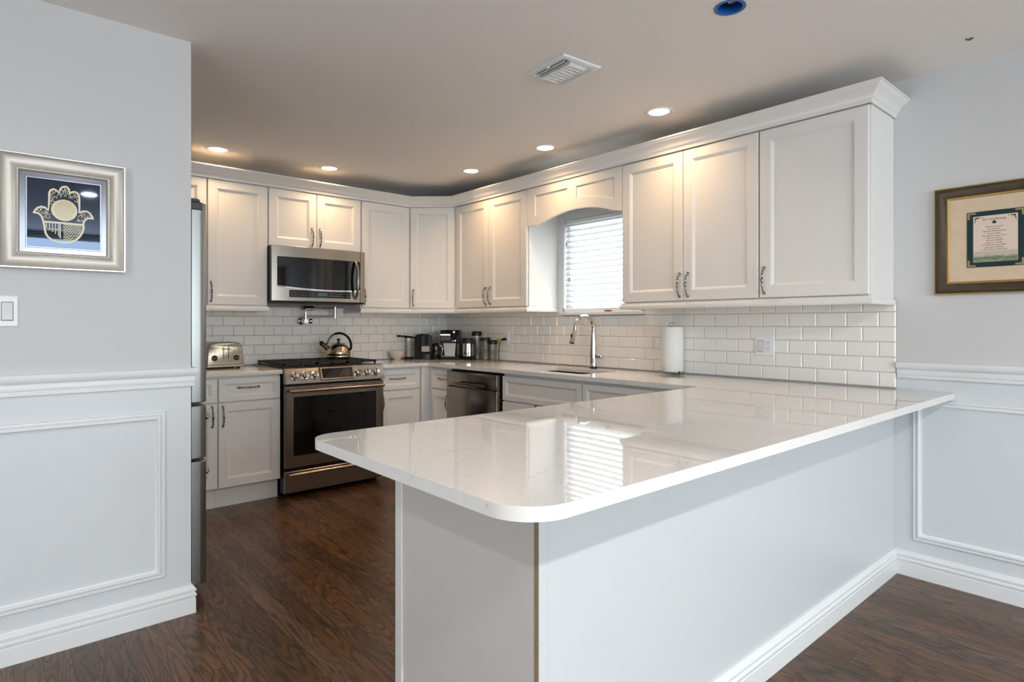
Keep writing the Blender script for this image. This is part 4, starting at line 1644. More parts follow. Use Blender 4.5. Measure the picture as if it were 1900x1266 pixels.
mb = MB(ef)
mb.loft([arched(-0.088, 0.030, 0.0005, 0.232, 0.045, 0.02, -0.062), arched(-0.088, 0.030, 0.0005, 0.232, 0.045, 0.02, -0.18)])
mb.build('water_tank_body', M['black'], t, bevel=0.003, smooth=40)
mb = MB(ef)
mb.loft([arched(-0.020, 0.078, 0.060, 0.232, 0.046, 0.046, -0.012), arched(-0.020, 0.078, 0.060, 0.234, 0.046, 0.046, -0.0615)])
mb.loft([arched(-0.006, 0.078, 0.0006, 0.0595, 0.006, 0.006, -0.055), arched(-0.006, 0.078, 0.0006, 0.0595, 0.006, 0.006, -0.0615)])
mb.build('brew_head', M['blackenamel'], t, bevel=0.003, smooth=40)
mb = MB(ef)
mb.loft([arched(0.012, 0.046, 0.13, 0.225, 0.016, 0.016, -0.002), arched(0.012, 0.046, 0.13, 0.225, 0.016, 0.016, -0.0118)])
mb.build('lever', M['black'], t, smooth=40)
mb = MB(ef)
mb.box(-0.014, 0.058, -0.0118, -0.006, 0.070, 0.120)
tag(mb.build('badge', M['label'], t, bevel=0.002), 'pale square badge')
mb = MB(ef)
mb.lathe([(0.044, 0.0006), (0.045, 0.004), (0.045, 0.046), (0.043, 0.050), (0.040, 0.048)], (0.034, -0.008, 0), seg=32)
mb.build('drip_cup', M['darkgrey'], t)

# small black milk frother
c = place(-0.700, 5.50, 0.0)
t = thing('milk_frother', tuple(c), 'small glossy black milk frother between the two coffee machines', 'frother')
mf = lambda u, d, z: c + CR * u + CD * d + Vector((0, 0, z))
mb = MB(mf)
mb.lathe([(0.040, 0.0005), (0.040, 0.022), (0.036, 0.026)], seg=28)
mb.build('power_base', M['black'], t)
mb = MB(mf)
mb.lathe([(0.034, 0.027), (0.036, 0.04), (0.036, 0.105), (0.035, 0.118)], seg=28)
mb.build('frother_jug', M['blackgloss'], t)
mb = MB(mf)
mb.lathe([(0.0365, 0.1185), (0.036, 0.132), (0.026, 0.148), (0.008, 0.153)], seg=28)
mb.build('lid', M['black'], t)
mb = MB(mf)
mb.tube([(0.030, 0.01, 0.132), (0.055, 0.014, 0.125), (0.064, 0.015, 0.10), (0.060, 0.015, 0.06), (0.050, 0.014, 0.045)], 0.0055, seg=10)
mb.build('handle', M['chrome'], t, smooth=60)

# pod coffee maker
c = place(-0.570, 5.48)
t = thing('pod_coffee_maker', tuple(c + CD * -0.12), 'dark brown pod coffee maker with a silver front plate in the corner', 'coffee machine')
kf2 = lambda u, d, z: c + CR * u + CD * d + Vector((0, 0, z))
mb = MB(kf2)
mb.box(-0.086, 0.090, -0.215, -0.085, 0.030, 0.152)
mb.box(0.058, 0.090, -0.084, -0.012, 0.030, 0.152)
mb.box(-0.086, -0.066, -0.084, -0.040, 0.030, 0.152)
mb.build('coffee_maker_body', M['brownblack'], t, bevel=0.006)
mb = MB(kf2)
sidep = [(0.0, 0.1525), (0.004, 0.20), (-0.004, 0.245), (-0.03, 0.268), (-0.19, 0.270), (-0.21, 0.255), (-0.215, 0.1525)]
mb.prism([(-0.088, d, z) for d, z in sidep], Vector((0.178, 0, 0)))
hd = mb.build('brew_head', M['brownblack'], t, bevel=0.006, smooth=30)
mb = MB(kf2)
mb.box(-0.086, 0.005, 0.0045, 0.007, 0.222, 0.230)
mb.build('trim_bar', M['chrome'], hd, bevel=0.001)
mb = MB(kf2)
mb.tube([(0.020, 0.008, 0.262), (0.020, 0.030, 0.235), (0.026, 0.038, 0.20), (0.040, 0.030, 0.17), (0.058, 0.030, 0.20), (0.062, 0.030, 0.235), (0.062, 0.008, 0.262)], 0.008, seg=10)
mb.box(0.012, 0.075, 0.004, 0.020, 0.165, 0.262)
mb.build('lift_handle', M['black'], hd, smooth=40)
mb = MB(kf2)
mb.lathe([(0.012, 0), (0.012, 0.006), (0.003, 0.007)], (0.042, 0.0205, 0.250), (0, 1, 0), seg=16)
mb.box(0.030, 0.056, 0.0205, 0.026, 0.168, 0.180)
mb.build('chrome_buttons', M['chrome'], hd)
mb = MB(kf2)
mb.loft([[(-0.050, -0.030, 0.032), (0.046, -0.030, 0.032), (0.046, -0.080, 0.032), (-0.050, -0.080, 0.032)], [(-0.064, -0.022, 0.1515), (0.056, -0.022, 0.1515), (0.056, -0.080, 0.1515), (-0.064, -0.080, 0.1515)]])
tag(mb.build('front_plate', M['silverplastic'], t, bevel=0.003), 'silver front plate')
mb = MB(kf2)
mb.box(-0.088, 0.091, -0.215, 0.006, 0.0005, 0.0295)
dt = mb.build('drip_tray', M['black'], t, bevel=0.006)
mb = MB(kf2)
mb.box(-0.075, 0.050, -0.020, 0.002, 0.0297, 0.033)
mb.build('tray_grille', M['steel'], dt)

# thermal carafe
c = place(-0.402, 5.50, 0.0)
t = thing('thermal_carafe', tuple(c), 'silver thermal carafe with black lid and base beside the pod coffee maker', 'carafe')
cf = lambda u, d, z: c + CR * u + CD * d + Vector((0, 0, z))
mb = MB(cf)
mb.lathe([(0.062, 0.0005), (0.064, 0.004), (0.064, 0.032), (0.062, 0.0335)], seg=36)
mb.build('base_ring', M['black'], t)
mb = MB(cf)
mb.lathe([(0.0635, 0.034), (0.0640, 0.060), (0.0620, 0.110), (0.0595, 0.146)], seg=36)
mb.build('steel_body', M['chrome'], t)
mb = MB(cf)
mb.lathe([(0.0585, 0.1465), (0.0575, 0.160), (0.052, 0.188), (0.046, 0.196), (0.010, 0.199)], seg=36)
mb.build('lid', M['darkgrey'], t)
mb = MB(cf)
mb.tube([(-0.036, 0.040, 0.150), (-0.050, 0.062, 0.182), (-0.040, 0.068, 0.192), (-0.022, 0.062, 0.190), (-0.020, 0.052, 0.155)], 0.0055, seg=10)
mb.build('lid_lever', M['black'], t, smooth=60)


def jar(x, y, r, h, lid, label, name='glass_jar'):
    c = Vector((x, y, CT))
    t = thing(name, tuple(c), label, 'jar', 'clear jars with dark lids')
    mb = MB()
    mb.lathe([(r * 0.9, 0.0005), (r, 0.005), (r, h - lid), (r - 0.003, h - lid), (r - 0.003, 0.008), (r * 0.6, 0.006)], c, seg=30)
    mb.build('glass_body', M['jar'], t, smooth=50)
    mb = MB()
    mb.lathe([(r + 0.0015, h - lid + 0.0005), (r + 0.0025, h - lid + 0.004), (r + 0.0025, h - 0.004), (r, h), (r * 0.5, h + 0.001)], c, seg=30)
    mb.build('lid', M['brownblack'], t)
    return t


jar(3.310, 4.280, 0.043, 0.258, 0.040, 'tallest clear jar with a dark lid, next to the silver carafe')
jar(3.335, 4.190, 0.045, 0.204, 0.030, 'middle-height clear jar with a dark lid, between two other jars')
jar(3.350, 4.104, 0.040, 0.182, 0.036, 'shortest clear jar with a dark lid, nearest the wall outlet')
# plug + cord at the outlet
t = thing('power_cord', (3.38, 4.03, CT), 'dark power cord with a yellow-green plug at the corner outlet', 'cord')
mb = MB()
mb.tube([(3.404 - 0.0035, 3.982, 1.106), (3.385, 3.985, 1.108), (3.372, 3.992, 1.105), (3.366, 4.008, 1.098)], [0.011, 0.012, 0.010, 0.007], seg=12)
mb.build('plug', M['black'], t, smooth=60)
mb = MB()
mb.tube([(3.366, 4.006, 1.099), (3.362, 4.022, 1.092), (3.360, 4.040, 1.094), (3.362, 4.052, 1.097)], [0.008, 0.013, 0.011, 0.008], seg=12)
mb.build('plug_sleeve', M['yellow'], t, smooth=60)
mb = MB()
mb.tube([(3.360, 4.020, 1.088), (3.352, 4.012, 1.065), (3.350, 4.014, 1.035), (3.355, 4.026, 1.005), (3.365, 4.042, 0.975), (3.380, 4.055, 0.94), (3.388, 4.058, 0.9205)], 0.0045, seg=8)
mb.build('cord', M['darkgrey'], t, smooth=60)

# paper towel
c = Vector((3.322, 2.236, CT))
t = thing('paper_towel_holder', tuple(c), 'scrolled metal paper towel holder standing on the counter', 'paper towel holder')
mb = MB()
mb.tube([(c.x, c.y, CT + 0.020), (c.x, c.y, 1.226)], 0.004, seg=10)
mb.build('post', M['nickel'], t)
mb = MB()
mb.tube([(c.x + CR.x * 0.019 * math.cos(a), c.y + CR.y * 0.019 * math.cos(a), 1.236 + 0.013 * math.sin(a)) for a in [2 * PI * k / 20 for k in range(20)]], 0.0022, seg=8, closed=True)
mb.build('top_ring', M['nickel'], t, smooth=60)
mb = MB()
mb.tube([(c.x + 0.072 * math.cos(2 * PI * k / 32), c.y + 0.072 * math.sin(2 * PI * k / 32), CT + 0.016) for k in range(32)], 0.003, seg=8, closed=True)
mb.tube([(c.x - 0.072, c.y, CT + 0.016), (c.x + 0.072, c.y, CT + 0.016)], 0.003, seg=8)
mb.tube([(c.x, c.y - 0.072, CT + 0.016), (c.x, c.y + 0.072, CT + 0.016)], 0.003, seg=8)
mb.build('base_wire', M['nickel'], t, smooth=60)
for ang in (-YAW + PI, -YAW + PI * 1.62, -YAW + 0.35 * PI):
    dx, dy = math.cos(ang), math.sin(ang)
    mb = MB()
    pts = []
    for k in range(14):
        th = -PI / 2 + k / 13 * 2.0 * PI * 1.15
        rr = 0.011 - 0.006 * k / 13
        pts.append((c.x + dx * (0.074 + rr * math.cos(th)), c.y + dy * (0.074 + rr * math.cos(th)), CT + 0.0145 + rr * math.sin(th)))
    mb.tube(pts, 0.0034, seg=8)
    mb.build('scroll_foot', M['nickel'], t, smooth=60)
t = thing('paper_towel_roll', (c.x, c.y, CT + 0.02), 'white paper towel roll on its metal holder by the tiled wall', 'paper towel')
mb = MB()
mb.lathe([(0.022, 0.0196), (0.068, 0.0196), (0.0695, 0.022), (0.0695, 0.304), (0.068, 0.306), (0.022, 0.306)], c, seg=48, cap=False)
mb.build('paper', M['paper'], t, smooth=50)
mb = MB()
mb.lathe([(0.0215, 0.0196), (0.0215, 0.306), (0.020, 0.306), (0.020, 0.0196)], c, seg=32, cap=False)
mb.build('cardboard_core', M['cardboard'], t, smooth=50)


# ================================================================== outlets and switches
def plate(fr, u0, u1, z0, z1, d, name, label, cat, parts):
    t = thing(name, tuple(fr((u0 + u1) / 2, d, z0)), label, cat)
    mb = MB(fr)
    mb.rings(u0, u1, z0, z1, [(0, d), (0, d + 0.003), (0.003, d + 0.0055)], fill=True, back=True)
    pl = mb.build('cover_plate', M['white'], t)
    for k, uc in parts:
        zc = (z0 + z1) / 2
        if k == 'rocker':
            mb = MB(fr)
            mb.rings(uc - 0.0175, uc + 0.0175, zc - 0.0345, zc + 0.0345, [(0, d + 0.0056), (0.0015, d + 0.0064)], fill=True)
            rk_ = mb.build('switch_frame', M['midgrey'], t)
            mb = MB(fr)
            a = [(uc - 0.0155, d + 0.0065, zc - 0.032), (uc + 0.0155, d + 0.0065, zc - 0.032), (uc + 0.0155, d + 0.0065, zc + 0.032), (uc - 0.0155, d + 0.0065, zc + 0.032)]
            b = [(uc - 0.0150, d + 0.0125, zc - 0.031), (uc + 0.0150, d + 0.0125, zc - 0.031), (uc + 0.0150, d + 0.0070, zc + 0.031), (uc - 0.0150, d + 0.0070, zc + 0.031)]
            mb.loft([a, b])
            mb.build('rocker', M['whitegrey'], rk_, bevel=0.0008)
        else:
            mb = MB(fr)
            mb.box(uc - 0.0165, uc + 0.0165, d + 0.0056, d + 0.0075, zc - 0.0335, zc + 0.0335)
            rc = mb.build('receptacle', M['white'], t, bevel=0.001)
            mb = MB(fr)
            for zo in (0.017, -0.017):
                mb.box(uc - 0.0075, uc - 0.0050, d + 0.0076, d + 0.0079, zc + zo + 0.001, zc + zo + 0.009)
                mb.box(uc + 0.0050, uc + 0.0075, d + 0.0076, d + 0.0079, zc + zo + 0.001, zc + zo + 0.009)
                mb.lathe([(0.0025, 0), (0.0025, 0.0004)], (uc, d + 0.0076, zc + zo - 0.006), (0, 1, 0), seg=10)
            mb.build('slots', M['darkgrey'], rc)
    return t


WR = frame((RX, 0, 0), (0, -1, 0), (-1, 0, 0))
plate(WR, -1.724, -1.608, 1.055, 1.167, 0.0102, 'wall_outlet', 'white combined switch and outlet plate on the right tiles', 'outlet', [('rocker', -1.689), ('receptacle', -1.643)])
plate(WR, -4.012, -3.944, 1.060, 1.176, 0.0102, 'wall_outlet', 'white outlet plate near the corner above the jars', 'outlet', [('receptacle', -3.978)])
WL = frame((0, LY, 0), (1, 0, 0), (0, -1, 0))
plate(WL, -0.037, 0.079, 1.230, 1.342, 0.0005, 'light_switch', 'white double rocker light switch on the left wall', 'switch', [('rocker', 0.0475), ('rocker', -0.006)])

# ================================================================== silver framed hamsa picture
HX, HZc = 0.2145, 1.656
t = thing('framed_picture', (HX, LY, 1.445), 'silver framed dark mirror picture with a gold hand ornament on the left wall', 'picture')
pu0, pu1, pz0, pz1 = 0.019, 0.410, 1.444, 1.866
mb = MB(WL)
mb.rings(pu0, pu1, pz0, pz1, [(0, 0.001), (0, 0.030), (0.002, 0.032), (0.006, 0.032), (0.007, 0.029)], fill=False, back=False)
tag(mb.build('frame_edge', M['silveredge'], t, smooth=30), 'bright silver outer edge')
mb = MB(WL)
mb.rings(pu0, pu1, pz0, pz1, [(0.0071, 0.001), (0.0071, 0.029), (0.012, 0.024), (0.022, 0.0185), (0.034, 0.016), (0.044, 0.0185), (0.050, 0.0235), (0.056, 0.024), (0.060, 0.021), (0.062, 0.0165), (0.062, 0.010)], fill=False)
mb.build('frame_moulding', M['silverframe'], t, smooth=50)
mb = MB(WL)
iu0, iu1, iz0, iz1 = pu0 + 0.053, pu1 - 0.053, pz0 + 0.053, pz1 - 0.053
nb = 40
for k in range(nb):
    f_ = (k + 0.5) / nb
    for p in ((iu0 + (iu1 - iu0) * f_, iz0), (iu0 + (iu1 - iu0) * f_, iz1), (iu0, iz0 + (iz1 - iz0) * f_), (iu1, iz0 + (iz1 - iz0) * f_)):
        mb.ball((p[0], 0.0242, p[1]), 0.0030, seg=6, rings=4)
mb.build('beading', M['silverframe'], t, smooth=60)
mb = MB(WL)
mb.rings(pu0 + 0.0622, pu1 - 0.0622, pz0 + 0.0622, pz1 - 0.0622, [(0, 0.0085), (0.0005, 0.010), (0.017, 0.0125), (0.0185, 0.0150), (0.0215, 0.0150), (0.0225, 0.0125)], fill=False)
tag(mb.build('bevel_border', M['mirror'], t, smooth=20), 'mirrored bevel border')
mb = MB(WL)
mb.box(pu0 + 0.082, pu1 - 0.082, 0.002, 0.0130, pz0 + 0.082, pz1 - 0.082)
bk = mb.build('dark_panel', M['darkmirror'], t, smooth=0)
HAM = [(-0.0955, -0.0053), (-0.0905, 0.0079), (-0.0816, 0.0192), (-0.0697, 0.0245), (-0.0577, 0.0223), (-0.0504, 0.0143), (-0.05, 0.045), (-0.0496, 0.0756), (-0.0455, 0.0877), (-0.0343, 0.0953), (-0.0231, 0.091), (-0.0186, 0.0832), (-0.0159, 0.096), (-0.0107, 0.1045), (-0.0014, 0.1093), (0.008, 0.1086), (0.0153, 0.1006), (0.0179, 0.0874), (0.0227, 0.0918), (0.0312, 0.0938), (0.0407, 0.09), (0.0471, 0.0791), (0.0486, 0.0635), (0.0482, 0.0175), (0.0557, 0.0218), (0.0686, 0.0235), (0.0806, 0.0162), (0.0893, 0.0026), (0.092, -0.009), (0.0828, -0.0087), (0.0719, -0.01), (0.0632, -0.0189), (0.0611, -0.0323), (0.0622, -0.048), (0.0568, -0.067), (0.0482, -0.0836), (0.0354, -0.0979), (0.0185, -0.1073), (-0.0024, -0.1109), (-0.0231, -0.1097), (-0.0394, -0.1034), (-0.0536, -0.0907), (-0.0607, -0.0761), (-0.0637, -0.0535), (-0.0667, -0.0335), (-0.0717, -0.0163), (-0.0797, -0.0071)]


def inset_loop(pts, dist):
    n = len(pts)
    area2 = sum(pts[i][0] * pts[(i + 1) % n][1] - pts[(i + 1) % n][0] * pts[i][1] for i in range(n))
    sg = 1 if area2 > 0 else -1
    out = []
    for i in range(n):
        p0, p1, p2 = Vector(pts[i - 1]), Vector(pts[i]), Vector(pts[(i + 1) % n])
        d1 = (p1 - p0).normalized()
        d2 = (p2 - p1).normalized()
        n1 = Vector((-d1.y, d1.x)) * sg
        n2 = Vector((-d2.y, d2.x)) * sg
        m_ = (n1 + n2)
        if m_.length < 0.3:
            m_ = n1
        m_ = m_ / max(0.6, m_.dot(n1))
        out.append((p1.x + m_.x * dist, p1.y + m_.y * dist))
    return out


def sane(loop):
    return [(HX + a, HZc + b) for a, b in loop]


mb = MB(WL)
lo = sane(HAM)
li = sane(inset_loop(HAM, 0.0062))
mb.loft([[(a, 0.0132, b) for a, b in lo], [(a, 0.0152, b) for a, b in lo], [(a, 0.0152, b) for a, b in li], [(a, 0.0132, b) for a, b in li]], cap=False)
mb.build('hamsa_outline', M['gold'], t, smooth=30)
mb = MB(WL)
mb.lathe([(0.0405, 0.0132), (0.0405, 0.0158), (0.0385, 0.0162), (0.002, 0.0162)], (HX - 0.001, 0, HZc + 0.0155), (0, 1, 0), seg=40)
md = mb.build('medallion', M['gold'], t, smooth=30)
mb = MB(WL)
rl = random.Random(11)
for k in range(13):
    zz = HZc + 0.0155 + 0.031 - k * 0.0052
    hw_ = math.sqrt(max(0, 0.033 ** 2 - (zz - HZc - 0.0155) ** 2))
    u = HX - 0.001 - hw_ * 0.9
    while u < HX - 0.001 + hw_ * 0.9:
        w = rl.uniform(0.0018, 0.0045)
        mb.box(u, u + w, 0.01622, 0.0165, zz - 0.0008, zz + 0.0008)
        u += w + 0.0016
mb.build('engraved_lines', M['goldink'], md, smooth=0)
# openwork scrolls in fingers and thumbs, stone wall at the foot
mb = MB(WL)
rf = random.Random(4)


def curl(cx, cz, r, ph, sgn=1, w=0.0015):
    pts = []
    for k in range(16):
        th = ph + sgn * k / 15 * 1.6 * PI
        rr = r * (1 - 0.75 * k / 15)
        pts.append((HX + cx + rr * math.cos(th), 0.0142, HZc + cz + rr * math.sin(th)))
    mb.tube(pts, w, seg=6)


for cx, cz in ((-0.034, 0.082), (-0.038, 0.068), (-0.030, 0.060), (-0.040, 0.054), (-0.041, 0.042), (-0.036, 0.050),
               (-0.006, 0.094), (0.006, 0.095), (0.000, 0.084), (-0.010, 0.080), (0.011, 0.083), (0.0, 0.072), (-0.014, 0.068), (0.014, 0.069),
               (0.032, 0.082), (0.036, 0.070), (0.028, 0.068), (0.040, 0.058), (0.034, 0.056), (0.042, 0.044),
               (-0.078, 0.008), (-0.068, 0.012), (-0.058, 0.008), (-0.066, 0.000), (-0.056, -0.004), (-0.050, 0.000), (-0.056, -0.016), (-0.048, -0.014),
               (0.075, 0.006), (0.064, 0.010), (0.054, 0.006), (0.060, -0.004), (0.050, -0.004), (0.050, -0.016), (0.042, -0.020), (0.074, -0.003)):
    curl(cx, cz, rf.uniform(0.0055, 0.0085), rf.uniform(0, 6.28), rf.choice((1, -1)))
mb.build('openwork_scrolls', M['gold'], t, smooth=60)
mb = MB(WL)
for r_ in range(10):
    zz = HZc - 0.040 - r_ * 0.0062
    hw_ = 0.056 - max(0, (r_ - 4)) ** 2 * 0.0010
    mb.box(HX - 0.004, HX - 0.002 + hw_, 0.0133, 0.0148, zz, zz + 0.0022)
    n_ = int(hw_ / 0.0085)
    for k in range(n_):
        uu = HX - 0.002 + (k + 0.5 * (r_ % 2)) * 0.0085
        mb.box(uu, uu + 0.0018, 0.0133, 0.0148, zz, zz + 0.0062)
mb.box(HX - 0.0155, HX - 0.0120, 0.0133, 0.0150, HZc - 0.092, HZc - 0.036)
mb.box(HX - 0.060, HX + 0.058, 0.0133, 0.0150, HZc - 0.037, HZc - 0.030)
for k in range(5):
    mb.box(HX - 0.056 + k * 0.009, HX - 0.0535 + k * 0.009, 0.0133, 0.0148, HZc - 0.036 - 0.035 * (k / 5) - 0.02, HZc - 0.037)
mb.box(HX - 0.052, HX - 0.016, 0.0133, 0.0148, HZc - 0.062, HZc - 0.058)
mb.build('openwork_wall', M['gold'], t, smooth=0)

# ================================================================== bronze framed blessing on the right wall
t = thing('framed_picture', (RX, 0.6, 1.378), 'dark bronze framed print with a short poem and green mat on the right wall', 'picture')
u0, u1, z0, z1 = -0.832, -0.375, 1.379, 1.878
mb = MB(WR)
mb.rings(u0, u1, z0, z1, [(0, 0.001), (0, 0.018), (0.002, 0.021), (0.005, 0.021), (0.006, 0.019)], fill=False)
tag(mb.build('frame_edge', M['goldedge'], t, smooth=30), 'thin gold outer edge')
mb = MB(WR)
mb.rings(u0, u1, z0, z1, [(0.0061, 0.001), (0.0061, 0.019), (0.010, 0.024), (0.016, 0.026), (0.026, 0.024), (0.038, 0.018), (0.046, 0.014), (0.048, 0.010)], fill=False)
mb.build('frame_moulding', M['bronze'], t, smooth=50)
mb = MB(WR)
mb.rings(u0, u1, z0, z1, [(0.0481, 0.006), (0.0481, 0.013), (0.051, 0.015), (0.055, 0.014), (0.058, 0.008)], fill=False)
tag(mb.build('inner_lip', M['goldedge'], t, smooth=50), 'gold inner lip')
mb = MB(WR)
mb.box(u0 + 0.054, u1 - 0.054, 0.002, 0.0075, z0 + 0.054, z1 - 0.054)
mb.build('parchment_mat', M['parchment'], t, smooth=0)
mb = MB(WR)
gu0, gu1, gz0, gz1 = -0.707, -0.500, 1.499, 1.753
mb.box(gu0, gu1, 0.0077, 0.0090, gz0, gz1)
gm = mb.build('green_mat', M['greenmat'], t, smooth=0)
for a, sa in ((gu0 + 0.003, 1), (gu1 - 0.003, -1)):
    for b, sb in ((gz0 + 0.003, 1), (gz1 - 0.003, -1)):
        mb = MB(WR)
        L_ = [(0, 0), (0.030, 0), (0.030, 0.008), (0.008, 0.008), (0.008, 0.030), (0, 0.030)]
        mb.loft([[(a + sa * x, d, b + sb * y) for x, y in L_] for d in (0.0091, 0.0094)])
        mb.build('corner_ornament', M['cornergold'], gm, smooth=0)
cu0, cu1, cz0, cz1 = -0.683, -0.524, 1.522, 1.731
mb = MB(WR)
mb.box(cu0, cu1, 0.0091, 0.0098, cz0, cz1)
card = mb.build('poem_card', M['cream'], t, smooth=0)
mb = MB(WR)
mb.box(cu0 + 0.001, cu1 - 0.001, 0.0099, 0.0101, cz0 + 0.001, cz0 + 0.048)
mb.build('landscape_print', M['landscape'], card, smooth=0)
mb = MB(WR)
cc = (cu0 + cu1) / 2 - 0.003
for du, dz in ((-0.0042, 0.0), (0.0042, 0.0), (0.0, 0.0062)):
    mb.lathe([(0.0042, 0.0099), (0.0042, 0.0102)], (cc + du, 0, 1.698 + dz), (0, 1, 0), seg=14)
mb.box(cc - 0.0008, cc + 0.0008, 0.0099, 0.0102, 1.689, 1.699)
rv = random.Random(9)
for sgn, ub in ((1, cu0 + 0.006), (-1, cu1 - 0.006)):
    for du, dz, rr in ((0.004, -0.004, 0.004), (0.010, -0.003, 0.0032), (0.016, -0.002, 0.0028), (0.002, -0.012, 0.003), (0.0, -0.020, 0.0024), (0.026, -0.002, 0.0022)):
        mb.lathe([(rr, 0.0099), (rr, 0.0102)], (ub + sgn * du, 0, cz1 - 0.005 + dz), (0, 1, 0), seg=8)
mb.build('shamrock_ornaments', M['greenink'], card, smooth=0)


def text_mesh(s, size, u, z, d, fr_u, fr_n, origin, m, parent, name):
    cu = bpy.data.curves.new('text', 'FONT')
    cu.body = s
    cu.size = size
    cu.align_x = 'CENTER'
    cu.align_y = 'CENTER'
    cu.extrude = 0.0
    cu.shear = 0.12
    cu.resolution_u = 3
    ob = bpy.data.objects.new('text', cu)
    COL.objects.link(ob)
    bpy.context.view_layer.update()
    dg_ = bpy.context.evaluated_depsgraph_get()
    me = bpy.data.meshes.new_from_object(ob.evaluated_get(dg_))
    bpy.data.objects.remove(ob, do_unlink=True)
    bpy.data.curves.remove(cu)
    return me


def add_text(mb, s, size, uc, zc, d):
    me = text_mesh(s, size, 0, 0, 0, None, None, None, None, None, None)
    vv = [mb.v((uc + v.co.x, d, zc + v.co.y)) for v in me.vertices]
    for p in me.polygons:
        mb.f([vv[i] for i in p.vertices])
    bpy.data.meshes.remove(me)


mb = MB(WR)
add_text(mb, 'An Irish Blessing', 0.0128, cc, 1.7145, 0.0102)
mb.build('poem_title', M['ink'], card, smooth=0, recalc=False)
mb = MB(WR)
lines = ['May the road rise', 'to meet you.', 'May the wind be always', 'at your back.', 'May the sun shine warm', 'upon your face,', 'the rains fall soft', 'upon your fields,',
         'and until we meet again,', 'may God hold you', 'in the hollow of His hand.']
for k, s in enumerate(lines):
    add_text(mb, s, 0.0088, cc, 1.680 - k * 0.0103, 0.0102)
mb.build('poem_verses', M['ink'], card, smooth=0, recalc=False)

# ================================================================== ceiling fittings
WARM = (1.0, 0.64, 0.33)
KITCHEN_W = 3.15
spots = [(1.189, 4.462, 'recessed ceiling light nearest the left partition, above the tall left cabinet'),
         (1.985, 4.434, 'recessed ceiling light above the microwave'),
         (2.863, 3.777, 'recessed ceiling light above the inner counter corner, left of the window'),
         (2.871, 2.946, 'recessed ceiling light in front of the window valance'),
         (2.871, 2.020, 'recessed ceiling light nearest the viewer, above the cabinets right of the window')]
proto = thing('recessed_light', (0, 0, H), 'x', 'ceiling light')
mb = MB()
mb.lathe([(0.076, H - 0.0003), (0.077, H - 0.003), (0.072, H - 0.0065), (0.060, H - 0.005), (0.056, H - 0.0015)], seg=40, cap=False)
mb.build('trim_ring', M['white'], proto, smooth=50)
mb = MB()
mb.lathe([(0.0565, H - 0.0010), (0.0565, H - 0.0030), (0.002, H - 0.0034)], seg=40)
mb.build('lens', M['lens'], proto, smooth=50)
dining = [(0.695, -1.12, 52.0, 'recessed ceiling light of the dining room, straight behind the viewer'),
          (-1.2, 1.2, 11.0, 'recessed ceiling light of the dining room, in front of the left partition')]
for i, (x, y, watt, lab) in enumerate([(a, b, KITCHEN_W, c) for a, b, c in spots] + dining):
    energy, spread, colr = (watt, 135, WARM) if i < len(spots) else (watt, 172, (1.0, 0.94, 0.90))
    o = proto if i == 0 else copy_tree(proto)
    o.location = (x, y, H)
    tag(o, lab, 'ceiling light', 'recessed ceiling lights')
    d = bpy.data.lights.new('downlight', 'AREA')
    d.shape = 'DISK'
    d.size = 0.11
    d.energy = energy
    d.color = colr
    d.spread = math.radians(spread)
    lo_ = bpy.data.objects.new('downlight', d)
    lo_.location = (x, y, H - 0.006)
    COL.objects.link(lo_)

# supply air vent
VX, VYc = 2.060, 1.990
vr = math.radians(-4.5)
vfr = lambda u, d, z: Vector((VX + u * math.cos(vr) - d * math.sin(vr), VYc + u * math.sin(vr) + d * math.cos(vr), z))
t = thing('ceiling_vent', (VX, VYc, H), 'square white air vent with angled louvres in the ceiling', 'vent')
mb = MB(vfr)
hw_, hd_ = 0.118, 0.134
prof = [(0, H - 0.0005), (0.0, H - 0.003), (0.004, H - 0.008), (0.018, H - 0.010), (0.026, H - 0.010), (0.028, H - 0.002)]
rows = []
for ins, z in prof:
    rows.append([(-hw_ + ins, -hd_ + ins, z), (hw_ - ins, -hd_ + ins, z), (hw_ - ins, hd_ - ins, z), (-hw_ + ins, hd_ - ins, z)])
mb.loft(rows, cap=False)
mb.build('vent_frame', M['white'], t, smooth=30)
mb = MB(vfr)
mb.box(-hw_ + 0.026, hw_ - 0.026, -hd_ + 0.026, hd_ - 0.026, H - 0.0015, H - 0.0006)  # flat dark plate standing in for the shade behind the louvres
mb.build('duct_shade_plate', M['duct'], t, smooth=0)
mb = MB(vfr)


def blade(ax_, pos, lo_, hi_, tilt_, w=0.020, curve=0.0):
    dx = w / 2 * math.cos(tilt_)
    dz = w / 2 * abs(math.sin(tilt_))
    s = 1 if math.sin(tilt_) > 0 else -1
    zc_ = H - 0.0125
    a, b = (pos - dx, zc_ - s * dz), (pos + dx, zc_ + s * dz)
    th_ = 0.0007
    if ax_ == 'd':
        mb.prism([(a[0], lo_, a[1]), (b[0], lo_, b[1]), (b[0], lo_, b[1] + th_), (a[0], lo_, a[1] + th_)], (0, 0, 0)) if False else None
        mb.loft([[(a[0], y, a[1]), (b[0], y, b[1]), (b[0], y, b[1] + 2 * th_), (a[0], y, a[1] + 2 * th_)] for y in (lo_, hi_)])
    else:
        mb.loft([[(x, a[0], a[1]), (x, b[0], b[1]), (x, b[0], b[1] + 2 * th_), (x, a[0], a[1] + 2 * th_)] for x in (lo_, hi_)])


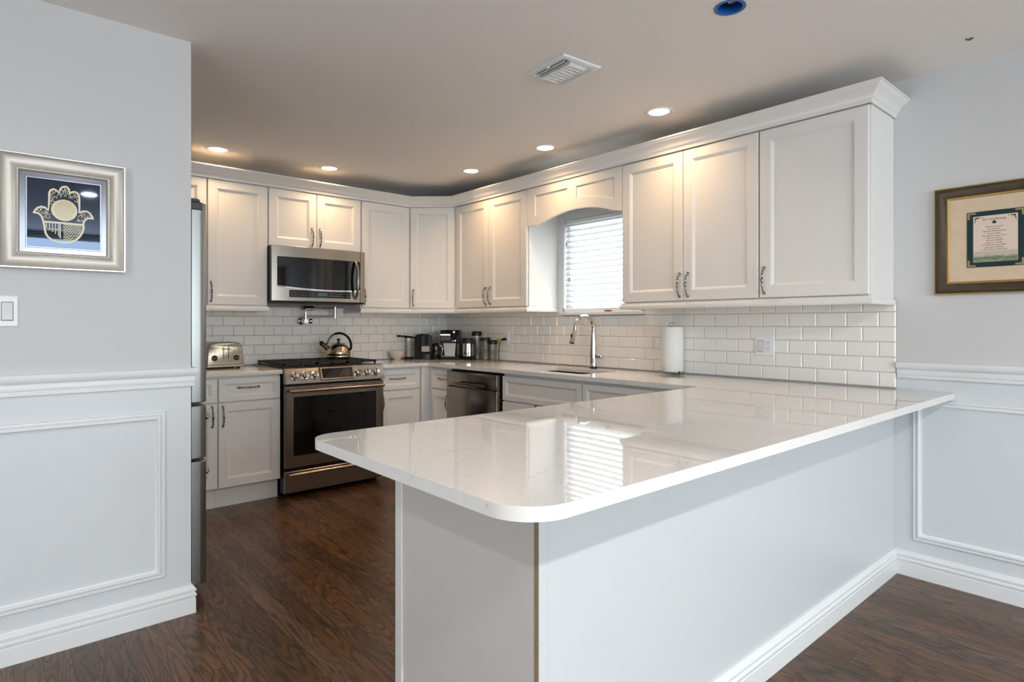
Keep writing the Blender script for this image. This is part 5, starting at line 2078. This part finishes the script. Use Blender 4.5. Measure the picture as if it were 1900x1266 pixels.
# two long blades on one side, two on the other, and seven cross blades between them
for k in range(2):
    blade('d', -0.082 + 0.018 * k, -hd_ + 0.028, hd_ - 0.028, math.radians(72), 0.015)
for k in range(2):
    blade('d', 0.064 + 0.018 * k, -hd_ + 0.028, hd_ - 0.028, math.radians(-28), 0.019)
for k in range(8):
    blade('u', -hd_ + 0.042 + k * 0.0262, -0.050, 0.052, math.radians(-30), 0.024)
mb.box(-0.052, -0.049, -hd_ + 0.027, hd_ - 0.027, H - 0.020, H - 0.004)
mb.box(0.051, 0.054, -hd_ + 0.027, hd_ - 0.027, H - 0.020, H - 0.004)
mb.build('louvres', M['white'], t, smooth=0)
mb = MB(vfr)
mb.box(-0.101, -0.093, -0.008, 0.006, H - 0.016, H - 0.0101)
mb.build('damper_lever', M['white'], t)

# blue junction box
t = thing('junction_box', (JX, JY, H), 'open blue round electrical box with wires in the ceiling', 'junction box')
c = (JX, JY, 0)
mb = MB()
mb.lathe([(0.0485, H - 0.0005), (0.0580, H - 0.0005), (0.0580, H - 0.0030), (0.0500, H - 0.0035), (0.0455, H - 0.002), (0.0455, H + 0.070), (0.0485, H + 0.074), (0.0485, H - 0.0004)], c, seg=36, cap=False)
mb.build('box_rim', M['blue'], t, smooth=40)
mb = MB()
mb.lathe([(0.0454, H + 0.068), (0.0454, H + 0.072), (0.002, H + 0.072)], c, seg=36)
mb.build('box_bottom', M['blue'], t, smooth=40)
mb = MB()
mb.tube([(JX - 0.030, JY + 0.020, H + 0.066), (JX - 0.020, JY + 0.015, H + 0.035), (JX + 0.002, JY + 0.004, H + 0.020), (JX + 0.022, JY - 0.012, H + 0.030), (JX + 0.030, JY - 0.020, H + 0.060)], 0.0032, seg=8)
mb.build('white_wire', M['white'], t, smooth=60)
mb = MB()
mb.tube([(JX + 0.010, JY + 0.030, H + 0.066), (JX + 0.018, JY + 0.012, H + 0.026), (JX + 0.028, JY - 0.004, H + 0.024), (JX + 0.034, JY - 0.016, H + 0.060)], 0.0042, seg=8)
mb.build('brown_wire', M['copper'], t, smooth=60)

# tiny wire stub in the ceiling
mb = MB()
mb.tube([(3.118, 0.652, H + 0.004), (3.119, 0.650, H - 0.004), (3.124, 0.642, H - 0.007), (3.130, 0.632, H - 0.003), (3.134, 0.626, H + 0.002)], [0.002, 0.0025, 0.0035, 0.004, 0.002], seg=8)
tag(mb.build('wire_stub', M['darkgrey'], smooth=60), 'tiny dark wire stub poking out of the ceiling above the right wall', 'wire')
